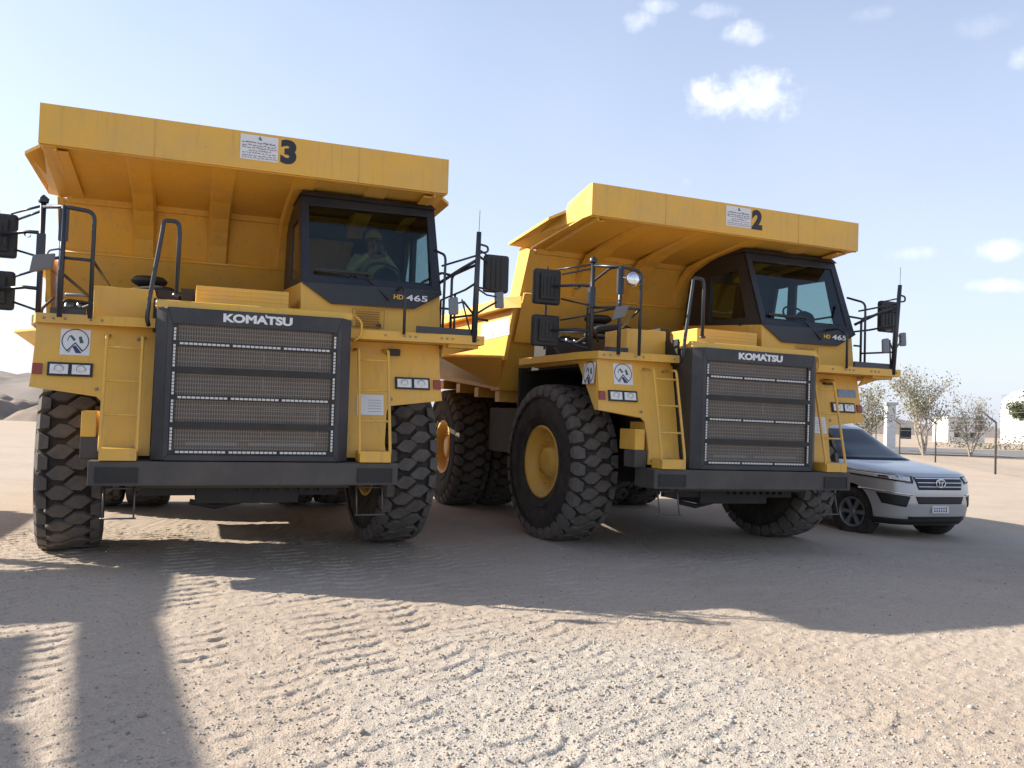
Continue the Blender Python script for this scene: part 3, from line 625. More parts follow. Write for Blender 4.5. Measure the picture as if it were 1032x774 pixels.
    k=MB(); k.box(2.555,2.80,.701,.706,3.03,3.41); k.build('mirror_glass',MIRR,mr_)
    k=MB(); k.tube([(2.26,.06,3.37),(2.55,.60,3.42)],.010,6); k.tube([(2.26,.06,3.30),(2.55,.60,3.34)],.014,6); k.tube([(2.26,.08,2.96),(2.60,.60,3.02)],.012,6); k.build('mirror_arm',TUBE,mr_)
    for (x,y,z) in((2.60,.28,2.87),(1.97,-.05,2.72)):
        k=MB(); k.hexa([(x-.05,y-.01,z-.10),(x+.06,y-.01,z-.09),(x+.06,y+.03,z-.09),(x-.05,y+.03,z-.10),(x-.06,y-.01,z+.08),(x+.045,y-.01,z+.10),(x+.045,y+.03,z+.10),(x-.06,y+.03,z+.08)]); k.build('small_mirror',GREYM,T,bevel=.02)
    k=MB(); k.tube(rounded([(2.26,.1,2.66),(2.42,.2,2.76),(2.60,.3,2.86)],.04),.012,6); k.tube([(2.27,.1,2.95),(2.42,.2,2.90),(2.60,.30,2.90)],.010,6); k.tube([(2.26,.1,2.64),(2.1,.02,2.78),(1.98,-.03,2.74)],.012,6); k.tube([(2.26,.1,2.62),(2.47,.3,2.63)],.016,6); k.tube([(2.2,.1,2.5),(2.07,-.01,2.8)],.010,6); k.build('mirror_arm',TUBE,T)
    # curved brown hose / grab beside the ladder
    k=MB(); k.tube(rounded([(.955,.15,2.30),(1.03,.12,2.35),(1.04,.12,2.50),(.96,.12,2.56)],.05),.014,8); k.build('grab_handle',YEL,T)
    # --- dump body
    hy=lambda z:2.36+(3.96-z)*.556            # headboard plane
    m=MB()
    # headboard sheet
    m.plate([(-2.10,hy(3.93),3.93),(2.10,hy(3.93),3.93),(2.05,hy(2.0),2.0),(-2.05,hy(2.0),2.0)],(0,.05,.03))
    # lower box beam
    m.plate([(-2.06,hy(3.42)-.0,3.42),(2.06,hy(3.42),3.42),(2.06,hy(3.36)-.10,3.36),(-2.06,hy(3.36)-.10,3.36)],(0,.05,.03))
    m.plate([(-2.06,hy(3.36)-.10,3.36),(2.06,hy(3.36)-.10,3.36),(2.05,hy(2.7)-.10,2.7),(-2.05,hy(2.7)-.10,2.7)],(0,.05,.03))
    # canopy underside
    m.plate([(-2.04,.60,4.085),(2.04,.60,4.085),(2.08,2.37,3.96),(-2.08,2.37,3.96)],(0,0,.03))
    # curved junction strip
    m.plate([(-2.0,1.80,3.952),(2.0,1.80,3.952),(2.0,2.17,3.75),(-2.0,2.17,3.75)],(0,.01,.02)) if False else None
    # front beam
    m.box(-2.045,2.045,.56,.64,4.065,4.455)
    for x in(-1.02,1.03): m.tube([(x,.559,4.07),(x+.003,.558,4.2),(x-.002,.559,4.33),(x,.559,4.45)],.005,6)
    m.tube([(-2.04,.60,4.062),(2.04,.60,4.062)],.009,6); m.tube([(-2.05,hy(3.36)-.105,3.365),(2.05,hy(3.36)-.105,3.365)],.012,6)
    # side beams of the canopy
    for s in(-1,1):
        m.plate([(s*2.045,.64,4.455),(s*2.045,1.25,4.36),(s*2.09,1.25,4.21),(s*2.05,1.0,4.08),(s*2.045,.64,4.065)],(-s*.03,0,0))
        m.plate([(s*1.93,.64,4.085),(s*1.93,2.2,3.97),(s*1.93,2.2,3.92),(s*1.93,.64,4.03)],(-s*.03,0,0))
        m.plate([(s*1.93,.70,4.03),(s*1.80,.70,4.03),(s*1.80,2.2,3.92),(s*1.93,2.2,3.92)],(0,0,.02))
        # flared wing
        m.plate([(s*2.05,.98,4.075),(s*2.09,1.20,4.22),(s*2.28,1.32,4.13),(s*2.255,2.79,4.07),(s*2.04,2.40,3.965)],(0,.0,.035))
        # corner post
        m.plate([(s*2.10,hy(3.95)-.02,3.95),(s*2.12,2.68,4.05),(s*2.10,3.75,2.0),(s*2.085,hy(2.0)-.02,2.0)],(-s*.06,0,0))
        m.plate([(s*2.09,2.5,4.02),(s*2.09,3.5,3.9),(s*2.09,3.2,3.2),(s*2.09,2.9,3.2)],(-s*.03,0,0)) if False else None
        # side wall with top rail
        m.plate([(s*2.22,2.55,3.25),(s*2.22,9.1,3.35),(s*2.22,9.3,2.95),(s*2.22,6.5,2.6),(s*2.22,2.9,2.42)],(-s*.05,0,0))
        m.hexa([(s*2.16,2.45,3.14),(s*2.36,2.75,3.14),(s*2.36,9.1,3.24),(s*2.16,9.1,3.24),(s*2.16,2.45,3.30),(s*2.34,2.75,3.30),(s*2.34,9.1,3.40),(s*2.16,9.1,3.40)])
        # flared skirt
        A=(s*2.79,4.24,2.50);B=(s*2.06,3.46,2.02);Cc=(s*2.22,2.95,2.46);D=(s*2.22,9.2,2.78);E_=(s*2.79,9.0,2.86)
        m.plate([A,B,Cc],(0,.03,.01)); m.plate([Cc,D,E_,A],(0,0,.03)); m.plate([A,E_,(s*2.5,9.0,2.5),B],(0,0,.03))
        for y in(4.5,5.1,5.8,6.6,7.4,8.2): m.plate([(s*2.72,y,2.52),(s*2.3,y,2.40),(s*2.3,y,2.30)],(0,.02,0))
    # floor and tail
    m.plate([(-2.05,hy(2.0),2.0),(2.05,hy(2.0),2.0),(2.2,9.3,2.5),(-2.2,9.3,2.5)],(0,0,.05))
    for y in(3.6,4.6,5.6,6.6): m.box(-2.0,2.0,y,y+.2,1.98+(y-3.45)*.085-.16,1.98+(y-3.45)*.085)
    for s in(-1,1): m.box(s*.62-.12,s*.62+.12,3.4,8.6,1.62,2.1)
    db=m.build('dump_body',YEL,T,bevel=0)
    # ribs: underside to headboard
    for x,w0,w1 in((-1.17,.20,.22),(-.33,.20,.22),(.50,.20,.22),(1.30,.20,.22)):
        k=MB(); a,b_=w0/2,w1/2; t=.075
        pth=[(.64,4.085,.015),(1.75,3.995,.04),(2.2,3.93,.10),(2.42,3.78,.10),(hy(3.62),3.62,.075),(hy(3.42),3.42,.07)]
        vs=[]
        for (y,z,d) in pth:
            # outward normal of the surface, roughly down-forward
            nyz=(0,-1) if y<2.1 else ((-.55,-.83) if z>3.85 else (-.80,-.60))
            for xx,k2 in((-(a+.03),0),(-a,1),(a,1),(a+.03,0)): vs.append((x+xx,y+nyz[0]*d*k2,z+nyz[1]*d*k2))
        fs=[]
        for i in range(len(pth)-1):
            for j in range(3): fs.append((i*4+j,i*4+j+1,(i+1)*4+j+1,(i+1)*4+j))
        k.add(vs,fs); k.build('body_rib',YEL,db)
    k=MB(); k.plate([(-2.0,hy(3.96)-.05,3.965),(2.0,hy(3.96)-.05,3.965),(2.0,hy(3.90)-.045,3.90),(-2.0,hy(3.90)-.045,3.90)],(0,.06,0)); k.build('body_rib',YEL,db,bevel=.01)
    # side decal
    k=MB(); k.box(-2.224,-2.222,2.70,3.95,2.77,3.03); sd=k.build('side_decal',mat('grey_decal',(.42,.44,.46),.5),db)
    text_mesh('HD465',-3.9,2.80,-2.75,3.0,lambda x,z,d:(-2.225-d,-x,z),bold=.03,depth=.004).build('lettering',WHL,sd)
    # company sign on the canopy beam
    k=MB(); k.box(-.205,.175,.553,.560,4.165,4.425)
    sg=k.build('sign_plate',WHT,db)
    k=MB(); rnd=random.Random(4)
    for row,(z,h) in enumerate([(4.345,.014),(4.315,.010),(4.29,.009),(4.262,.009),(4.235,.008),(4.208,.008),(4.185,.007)]):
        x=-.185 if row not in(3,) else -.12
        while x<(.155 if row!=3 else .11):
            w=rnd.uniform(.012,.04); dz=rnd.uniform(-.004,.004); k.box(x,x+w,.550,.553,z+dz-h*.35,z+dz+h*.35)
            if rnd.random()<.6: q=x+w*rnd.random(); k.box(q,q+.005,.5495,.553,z+dz-h*.3,z+dz+h*rnd.uniform(.6,1.1))
            if rnd.random()<.4: q=x+w*rnd.random(); k.box(q,q+.005,.550,.553,z-h,z-h*.6)
            x+=w+rnd.uniform(.004,.014)
    k.plate([(-.01,.550,4.375),(.012,.550,4.375),(-.008,.550,4.412),(-.026,.550,4.41)],(0,.003,0)); k.plate([(-.03,.5505,4.38),(-.018,.5505,4.378),(.0,.5505,4.408),(-.008,.5505,4.412)],(0,.0025,0))
    k.build('sign_lettering',mat('sign_ink',(.16,.16,.2),.6),sg)
    # --- wheels
    for s in(-1,1):
        make_wheel(T,s*1.75,1.88,1.025,s>0,steer=.075)
        make_wheel(T,s*1.80,6.24,1.03,s>0); make_wheel(T,s*1.12,6.24,1.03,s>0)
    return T
def round_emblem(x0,x1,z0,z1,f,parent):
    # round company mark: ring, two dark green slanted bars over a peaked roof line and a striped base
    cx,cz=(x0+x1)/2,(z0+z1)/2; r=(x1-x0)*.46; k=MB(); k.plate([f(x0,z0,0),f(x1,z0,0),f(x1,z1,0),f(x0,z1,0)],[a-b for a,b in zip(f(0,0,.003),f(0,0,0))]); st=k.build('company_sticker',WHT,parent)
    k=MB(); d=[a-b for a,b in zip(f(0,0,.005),f(0,0,.0025))]
    n=40; ring=[]
    for i in range(n):
        a0=math.radians(-58+296*i/n); a1=math.radians(-58+296*(i+1)/n)
        P=lambda a,q:f(cx+q*r*math.cos(a+0),cz+.01+q*r*math.sin(a),.0025)
        k.plate([P(a0,.93),P(a0,1.0),P(a1,1.0),P(a1,.93)],d,0)
    u=lambda a,b:f(cx+a*r,cz+.01+b*r,.0025)
    k.plate([u(-.66,-.86),u(0,-.08),u(0,-.21),u(-.55,-.88)],d,0); k.plate([u(.62,-.80),u(0,-.08),u(0,-.21),u(.50,-.84)],d,0)
    k.plate([u(-.20,-.46),u(.02,-.34),u(.52,-.98),u(.08,-.98)],d,2); k.plate([u(-.26,-.60),u(-.20,-.50),u(-.42,-.95),u(-.52,-.95)],d,0)
    k.plate([u(-.44,.42),u(-.29,.49),u(.03,.13),u(-.12,-.02)],d,1); k.plate([u(.22,.34),u(.42,.42),u(.62,-.12),u(.34,-.17)],d,1); k.plate([u(-.46,.42),u(-.40,.40),u(-.56,.0),u(-.62,.0)],d,1)
    k.build('emblem',[BKL,GRN,NVP],st)
ROT={1:(-.0001848,-.0078727,.3657116),2:(-.0003674,.0038926,.3710313)}
LOC={1:(-2.48009,8.250964,.012824),2:(2.978645,10.315786,-.007281)}
T1=make_truck()
yfen=lambda z:.44-.20*(2.29-z)
T2=copy_tree(T1); T0=copy_tree(T1)
GRP='yellow mining dump trucks parked side by side'
T1.location=LOC[1]; T1.rotation_euler=ROT[1]; tag(T1,'yellow dump truck numbered 3 with a driver in the cab, nearest on the left','dump truck',GRP)
T2.location=LOC[2]; T2.rotation_euler=ROT[2]; tag(T2,'yellow dump truck numbered 2 showing its side wheels, beside the silver car','dump truck',GRP)
T0.location=(-11.36,3.7,0); T0.rotation_euler=(0,0,.3657); tag(T0,'yellow dump truck without number left of truck 3, seen only by its shadow','dump truck',GRP)
def body_of(T): return [c for c in T.children if c.name.startswith('dump_body')][0]
def part(T,n): return [c for c in T.children if c.name.split('.')[0]==n]
k=MB(); k.lathe([(-.02,.001),(-.015,.05),(0,.085),(.02,.09)],1,24,0,(-1.62,.24,3.28)); k.tube([(-1.62,.26,3.28),(-1.76,.3,3.30)],.012,6); k.build('round_mirror',CHROME,T2)
fmap=lambda x,z,d:(x,.560-d,z)
text_mesh('3',.200,4.165,.365,4.425,fmap,bold=.055,depth=.004).build('number',BKL,body_of(T1))
text_mesh('2',.272,4.165,.437,4.425,fmap,bold=.055,depth=.004).build('number',BKL,body_of(T2))
for T in(T1,T2):
    f=part(T,'fender')[0]
    round_emblem(-1.755,-1.50,2.035,2.285,lambda x,z,d:(x,yfen(z)-.002-d,z),f)
round_emblem(.42,.72,2.03,2.28,lambda x,z,d:(-1.99-(2.28-z)*.08-d,.42+(.72-x)-.0,z),part(T2,'fender')[0])
# shift of the T2 sign and plate on its right fender
for c in body_of(T2).children:
    if c.name.startswith('sign_plate'): c.location.x+=.075
k=MB(); k.plate([(1.60,yfen(2.04)-.004,2.04),(1.90,yfen(2.04)-.004,2.04),(1.90,yfen(2.14)-.004,2.14),(1.60,yfen(2.14)-.004,2.14)],(0,-.008,0)); k.build('number_plate',mat('blue_grey_plate',(.20,.25,.34),.35,var=.4,vscale=20),part(T2,'fender')[1])
GM=mat('shadowcaster_steel',(.22,.23,.24),.6,metal=.3)
ga=empty('steel_shadowcaster',(-10.55,9.4,0)); tag(ga,'grey steel gantry added outside the left edge, unseen, to throw the narrow shadow','shadowcaster')  # made-up frame out of view, its beam added only to cast a shadow strip
k=MB(); a_=Vector((0,0,3.85)); b_=Vector((2.6,-5.4,3.85)); dn=(b_-a_).normalized(); sd_=dn.cross(Vector((0,0,1)))*.15
k.hexa([a_-sd_,b_-sd_,b_+sd_,a_+sd_]+[v+Vector((0,0,.2)) for v in (a_-sd_,b_-sd_,b_+sd_,a_+sd_)]); k.build('beam',GM,ga,bevel=.01)
k=MB(); k.plate([(.25,.3,4.06),(.95,-1.75,4.06),(-2.0,-2.9,4.06),(-2.9,-.9,4.06)],(0,0,.04)); k.build('shadow_sheet',GM,ga)  # unseen sheet added to darken the ground left of truck 3
k=MB(); k.box(-2.75,-2.6,-1.1,-.95,-.1,4.06); k.build('column',GM,ga)
for q in(a_,b_):
    k=MB(); k.box(q.x-.11,q.x+.11,q.y-.11,q.y+.11,-.1,3.85); k.box(q.x-.25,q.x+.25,q.y-.25,q.y+.25,-.1,.05); k.build('column',GM,ga,bevel=.01)
# ------------------------------------------------------------------ driver of truck 3
def skin_body(name,verts,edges,rad,material,root=0,sub=2):
    me=bpy.data.meshes.new(name); me.from_pydata(verts,edges,[]); o=bpy.data.objects.new(name,me); COL.objects.link(o)
    sm=o.modifiers.new('skin','SKIN'); 
    me.skin_vertices.new() if not me.skin_vertices else None
    for i,r in enumerate(rad): me.skin_vertices[0].data[i].radius=(r,r) if not hasattr(r,'__len__') else r
    me.skin_vertices[0].data[root].use_root=True
    ss=o.modifiers.new('sub','SUBSURF'); ss.levels=sub; ss.render_levels=sub
    dg=bpy.context.evaluated_depsgraph_get(); dg.update(); m2=bpy.data.meshes.new_from_object(o.evaluated_get(dg)); o.modifiers.clear(); o.data=m2
    m2.materials.clear(); m2.materials.append(material)
    for p in m2.polygons: p.use_smooth=True
    return o
SKIN=mat('skin',(.30,.17,.10),.55); SHIRT=mat('olive_work_shirt',(.42,.38,.18),.85,var=.15,vscale=12); TROU=mat('dark_trousers',(.03,.03,.04),.85); CAP=mat('yellow_cap',(.50,.38,.10),.7)
def make_driver():
    # truck-local metres, seated, arms raised with a phone held in front of the face
    V=[(1.45,1.83,3.10),(1.45,1.82,3.28),(1.45,1.80,3.45),(1.45,1.78,3.52),(1.45,1.76,3.58),(1.45,1.745,3.66),(1.45,1.74,3.72),
       (1.27,1.80,3.46),(1.15,1.66,3.26),(1.36,1.47,3.47),(1.39,1.42,3.53),
       (1.63,1.80,3.46),(1.75,1.66,3.26),(1.54,1.47,3.47),(1.51,1.42,3.53),
       (1.36,1.80,3.08),(1.33,1.42,3.12),(1.33,1.30,2.95),(1.54,1.80,3.08),(1.57,1.42,3.12),(1.57,1.30,2.95)]
    Ed=[(0,1),(1,2),(2,3),(3,4),(4,5),(5,6),(2,7),(7,8),(8,9),(9,10),(2,11),(11,12),(12,13),(13,14),(0,15),(15,16),(16,17),(0,18),(18,19),(19,20)]
    rad=[(.17,.12),(.17,.12),(.16,.10),.055,.06,.088,.075,.065,.048,.030,.035,.065,.048,.030,.035,.09,.075,.055,.09,.075,.055]
    p=skin_body('person',V,Ed,rad,SKIN)
    # fingers and thumbs closed round the phone
    for s in(-1,1):
        pass
    def sub(n,vi,ed,rd,mt):
        o=skin_body(n,[V[i] for i in vi],ed,rd,mt); o.parent=p; return o
    sub('shirt',[0,1,2,7,8,9,11,12,13],[(0,1),(1,2),(2,3),(3,4),(4,5),(2,6),(6,7),(7,8)],[(.18,.13),(.185,.13),(.175,.115),.078,.062,.042,.078,.062,.042],SHIRT)
    sub('trousers',[0,15,16,17,18,19,20],[(0,1),(1,2),(2,3),(0,4),(4,5),(5,6)],[(.18,.13),.10,.085,.065,.10,.085,.065],TROU)
    k=MB(); k.lathe([(3.70,.105),(3.74,.104),(3.79,.085),(3.82,.045),(3.825,.001)],2,24,0,(1.45,1.735,0)); k.plate([(1.37,1.64,3.705),(1.39,1.56,3.70),(1.51,1.56,3.70),(1.53,1.64,3.705)],(0,0,.012)); c=k.build('cap',CAP,p)
    k=MB()
    for s in(-1,1):
        k.lathe([(1.655,.001),(1.652,.013),(1.66,.016)],1,10,0,(1.45+s*.032,0,3.665)); k.lathe([(-.012,.001),(-.008,.02),(.008,.02),(.012,.001)],0,10,1,(1.45+s*.092,1.745,3.655))
    k.plate([(1.437,1.655,3.625),(1.463,1.655,3.625),(1.45,1.655,3.665),(1.45,1.655,3.667)],(0,-.022,0),1); k.box(1.425,1.475,1.655,1.662,3.602,3.608,2); k.build('face',[BKL,SKIN,REDL],p)
    for s in(-1,1):
        k=MB(); hx=1.45+s*.06
        for j,(dz,l) in enumerate(((.03,.045),(.01,.05),(-.01,.047),(-.03,.04))): k.tube([(hx+s*.012,1.42,3.53+dz),(hx+s*.010,1.385,3.53+dz),(hx-s*.015,1.365,3.53+dz),(hx-s*l,1.368,3.53+dz)],[.009,.009,.008,.006],8)
        k.tube([(hx+s*.008,1.42,3.50),(hx-s*.005,1.41,3.488),(hx-s*.03,1.395,3.492)],[.011,.010,.007],8); k.build('fingers',SKIN,p)
    return p
DR=make_driver(); 
def reparent_world(o,T):  # stay top level, take the truck's placement
    o.matrix_world=Matrix.LocRotScale(Vector(T.location),Euler(T.rotation_euler),None)
reparent_world(DR,T1); tag(DR,'person in olive shirt and yellow cap, arms raised, behind the windshield of truck 3','person')
k=MB(); k.box(1.37,1.53,1.372,1.380,3.495,3.575); ph=k.build('phone',BLKM,None,bevel=.003); reparent_world(ph,T1); tag(ph,'small dark phone held up by the person behind the windshield','phone')
# ------------------------------------------------------------------ silver car
SILV=mat('silver_paint',(.52,.515,.505),.28,metal=.35,var=.03,coat=.6,dirt=(.4,.34,.27,.12)); CGL=mat('dark_car_glass',(.012,.017,.02),.04,var=.1,spec=.35); CBLK=mat('car_black_plastic',(.015,.015,.016),.55)
def make_car():
    T=empty('suv')
    zs=[.26,.28,.31]+[.34+.025*i for i in range(28)]+[1.04,1.06,1.08,1.10,1.12,1.14,1.16,1.18,1.20,1.25,1.30,1.36,1.42,1.48,1.54,1.60,1.66,1.70,1.74,1.77,1.79,1.81,1.82]
    Wf=np.interp; 
    zz=[.26,.38,.58,.76,.92,1.05,1.125,1.18,1.215,1.42,1.66,1.76,1.82]
    WW=[.86,.915,.930,.930,.925,.905,.885,.865,.850,.800,.715,.66,.58]
    FF=[.16,.05,.00,.00,.025,.12,.62,1.18,1.32,1.80,2.24,2.46,2.75]
    BB=[4.62,4.74,4.77,4.77,4.76,4.75,4.74,4.73,4.71,4.62,4.50,4.40,4.15]
    ex=5.0
    def par(z): return np.interp(z,zz,WW),np.interp(z,zz,FF),np.interp(z,zz,BB)
    def sth(t,z):
        w,f,b=par(z); L=(b-f)/2; cx,sy=math.cos(t),math.sin(t)
        return Vector((w*math.copysign(abs(cx)**(2/ex),cx),(f+b)/2+L*math.copysign(abs(sy)**(2/ex),sy),z))
    def thx(x,z):
        w=par(z)[0]; return -math.acos(max(-1,min(1,math.copysign(min(abs(x)/w,1)**(ex/2),x))))
    def thy(y,z,s):
        w,f,b=par(z); L=(b-f)/2; q=(y-(f+b)/2)/L; t=math.asin(math.copysign(min(1,abs(q))**(ex/2),q)); return t if s>0 else -math.pi-t
    def sn(t,z,off):
        p=sth(t,z); du=sth(t+.004,z)-sth(t-.004,z); dv=sth(t,z+.01)-sth(t,z-.01); nn=du.cross(dv).normalized(); return p+nn*off
    def surf(x,z,off=0): p=sn(thx(x,z),z,off); return (p.x,p.y,p.z)
    n=288; m=MB(); vs=[]
    for z in zs:
        w,f,b=par(z); L=(b-f)/2
        for k in range(n):
            t=2*math.pi*k/n; cx,sy=math.cos(t),math.sin(t)
            vs.append((w*math.copysign(abs(cx)**(2/ex),cx),(f+b)/2+L*math.copysign(abs(sy)**(2/ex),sy),z))
    fs=[(i*n+k,i*n+(k+1)%n,(i+1)*n+(k+1)%n,(i+1)*n+k) for i in range(len(zs)-1) for k in range(n)]
    fs.append(tuple(range(n))[::-1]); fs.append(tuple((len(zs)-1)*n+k for k in range(n))); m.add(vs,fs,0,True)
    body=m.build('body',SILV,T)
    # wheel arches
    for y in(.93,3.675):
        for s in(-1,1):
            c=MB(); c.lathe([(s*.60,.001),(s*.60,.435),(s*1.1,.435),(s*1.1,.001)],0,40,0,(0,y,.40),False); co=c.build('cut',CBLK)
            md=body.modifiers.new('b','BOOLEAN'); md.object=co; md.operation='DIFFERENCE'; md.solver='EXACT'
            dg=bpy.context.evaluated_depsgraph_get(); dg.update(); nm=bpy.data.meshes.new_from_object(body.evaluated_get(dg)); body.modifiers.clear(); body.data=nm; bpy.data.objects.remove(co)
    body.data.materials.clear(); body.data.materials.append(SILV)
    if hasattr(body.data,'set_sharp_from_angle'): body.data.set_sharp_from_angle(angle=R(38))
    body.data.materials.append(CBLK)
    V=body.data.vertices
    for p in body.data.polygons:
        if all((abs(abs(V[i].co.x)-.60)<.004 and V[i].co.z<.9) or any(abs(((V[i].co.y-y)**2+(V[i].co.z-.40)**2)**.5-.435)<.003 for y in(.93,3.675)) for i in p.vertices): p.material_index=1; p.use_smooth=False
    def drape(poly,name,mt,parent,off=.006,nx=14,nz=8,side=0):    # quad patch laid on the body surface; corners (x,z) or, with side, (y,z)
        C=[((thy(a,z,side) if side else thx(a,z)),z) for a,z in poly]; a,b_,c,d=C
        def grid(o):
            r=[]
            for j in range(nz+1):
                for i in range(nx+1):
                    u,v=i/nx,j/nz; r.append(sn((a[0]*(1-u)+b_[0]*u)*(1-v)+(d[0]*(1-u)+c[0]*u)*v,(a[1]*(1-u)+b_[1]*u)*(1-v)+(d[1]*(1-u)+c[1]*u)*v,o))
            return r
        k=MB(); vs=grid(off); base=grid(off-.012)
        M=nx+1; fs=[(j*M+i,j*M+i+1,(j+1)*M+i+1,(j+1)*M+i) for j in range(nz) for i in range(nx)]; O=len(vs)
        ring=[i for i in range(nx)]+[nx+j*M for j in range(nz)]+[nz*M+i for i in range(nx,0,-1)]+[j*M for j in range(nz,0,-1)]
        for i in range(len(ring)): p,q=ring[i],ring[(i+1)%len(ring)]; fs.append((p,q,q+O,p+O))
        k.add(vs+base,fs,0,True); return k.build(name,mt,parent)
    drape([(-.80,1.185),(.80,1.185),(.68,1.70),(-.68,1.70)],'windshield',CGL,body,.008,24,14)
    for s in(-1,1):
        hl=drape([(s*.50,.895),(s*.916,.985),(s*.899,1.045),(s*.48,.995)],'headlight',CBLK,body,.006,20,6)
        drape([(s*.54,.915),(s*.908,.998),(s*.898,1.035),(s*.52,.985)],'lamp_lens',LENS,hl,.010,20,4)
        for xx in(.60,.74): drape([(s*xx,.943),(s*(xx+.08),.960),(s*(xx+.08),1.005),(s*xx,.998)],'lamp_reflector',CHROME,hl,.014,5,4)
        fg=drape([(s*.60,.54),(s*.82,.58),(s*.85,.74),(s*.55,.70)],'fog_recess',CBLK,body,.006,12,8)
        drape([(s*.53,.715),(s*.90,.765),(s*.90,.785),(s*.50,.735)],'chrome_strip',CHROME,body,.010,16,2)
        drape([(1.75,1.21),(2.62,1.215),(2.60,1.60),(2.22,1.60)],'side_window',CGL,body,.008,12,8,side=s)
        drape([(2.72,1.215),(3.55,1.22),(3.50,1.60),(2.70,1.60)],'side_window',CGL,body,.008,12,8,side=s)
        drape([(3.65,1.22),(4.35,1.24),(4.15,1.58),(3.60,1.60)],'side_window',CGL,body,.008,12,8,side=s)
        g=MB(); g.box(min(s*.90,s*1.10),max(s*.90,s*1.10),1.98,2.12,1.08,1.24); g.build('wing_mirror',SILV,body,bevel=.05,seg=4)
    gr=drape([(-.42,.80),(.42,.80),(.47,.985),(-.47,.985)],'front_grille',CBLK,body,.004)
    for z in(.845,.905,.965): drape([(-.40-.03*(z-.8)*8,z-.007),(.40+.03*(z-.8)*8,z-.007),(.41+.03*(z-.8)*8,z+.007),(-.41-.03*(z-.8)*8,z+.007)],'grille_slat',CHROME,gr,.014,14,1)
    drape([(-.42,.59),(.42,.59),(.47,.70),(-.47,.70)],'lower_intake',CBLK,body,.005)
    drape([(-.50,.30),(.50,.30),(.55,.40),(-.55,.40)],'skid_plate',CBLK,body,.006)
    drape([(-.82,.27),(.82,.27),(.86,.36),(-.86,.36)],'bumper_lip',CBLK,body,.008,20,2)
    # badge of interlocking ovals
    k=MB(); y0=surf(0,.90)[1]-.022
    def ell(a,b_,cx,cz,r): k.tube([(cx+a*math.cos(t),y0,cz+b_*math.sin(t)) for t in [2*math.pi*i/28 for i in range(28)]],r,6,closed=True)
    ell(.092,.062,0,.90,.009); ell(.028,.058,0,.90,.007); ell(.060,.024,0,.93,.007); k.build('badge',CHROME,gr)
    k=MB(); yp=surf(0,.50)[1]; k.box(-.16,.16,yp-.03,yp-.012,.455,.56); pl=k.build('licence_plate',WHT,body,bevel=.004)
    k=MB(); rr=random.Random(3)
    for i in range(6): x=-.13+i*.045; k.box(x,x+.022,yp-.033,yp-.03,.475,.50); k.box(x,x+.02,yp-.033,yp-.03,.515,.54)
    k.box(.11,.113,yp-.033,yp-.03,.46,.555); k.build('plate_marking',BKL,pl)
    # shut lines
    for s in(-1,1):
        for path in ([(.885,1.045),(.880,1.07),(.872,1.10),(.858,1.13),(.835,1.16)],[(.50,.885),(.60,.895),(.72,.915),(.84,.945),(.90,.965)],[(.925,.62),(.915,.70),(.912,.80),(.912,.90),(.916,.97)]):
            k=MB(); k.tube([sn(thx(s*x,z),z,.001) for x,z in path],.0035,5); k.build('panel_seam',CBLK,body)
    # door seams
    for s in(-1,1):
        k=MB()
        for y in(1.55,2.62,3.55): k.tube([(s*.934,y,.42),(s*.936,y,.75),(s*.915,y,1.05)],.004,4)
        k.build('door_seam',CBLK,body)
    # wheels
    for y in(.93,3.675):
        for s in(-1,1):
            k=MB(); k.lathe([(-.12,.24),(-.13,.30),(-.12,.36),(-.095,.385),(.095,.385),(.12,.36),(.13,.30),(.12,.24)],0,48,0)
            for i in range(48):
                for u in(-.06,0,.06): a=2*math.pi*(i+(.5 if u else 0))/48; k.box(u-.02,u+.02,-.001,.001,.384,.389) if False else None
            w=k.build('wheel',RUB,T); w.location=(s*.785,y,.385); w.rotation_euler=(0,0,(math.pi if s>0 else 0)+(.26 if y<1 else 0))
            k=MB(); k.lathe([(-.125,.235),(-.130,.215),(-.10,.20),(-.05,.195),(.1,.2)],0,40,0); k.lathe([(-.115,.001),(-.118,.035),(-.10,.05)],0,20,0)
            for i in range(6):
                a=2*math.pi*i/6; ca,sa=math.cos(a),math.sin(a)
                def q(r,t,x): return (x,r*ca-t*sa,r*sa+t*ca)
                k.hexa([q(.03,-.03,-.075),q(.205,-.042,-.085),q(.205,.042,-.085),q(.03,.03,-.075),q(.03,-.022,-.108),q(.21,-.03,-.120),q(.21,.03,-.120),q(.03,.022,-.108)])
            k.build('alloy_rim',STEEL,w,bevel=.004); k=MB(); k.lathe([(-.04,.001),(-.04,.2)],0,30,0); k.build('brake_disc',CHAS,w)
    return T
car=make_car(); car.location=(6.686,13.166,-.113); car.rotation_euler=(0,0,.3304); car.scale=(1,1,1.03)
tag(car,'silver SUV parked with its nose out behind the dump truck numbered 2','car')
# ------------------------------------------------------------------ background
def place(px,dist):      # helper: ground point at a bearing given by a photo column
    return ((px-516)/FPX*dist,dist)
ROADM=mat('grey_road',(.17,.16,.15),.9,var=.1,vscale=.3)
k=MB()
def gp(x,y,dz): return (x,y,dz)
xs=np.linspace(25,420,40)
k.plate([(20,60,-.6),(420,105,-.6),(420,135,-.6),(20,84,-.6)],(0,0,.69)); r_=k.build('road',ROADM); tag(r_,kind='structure')
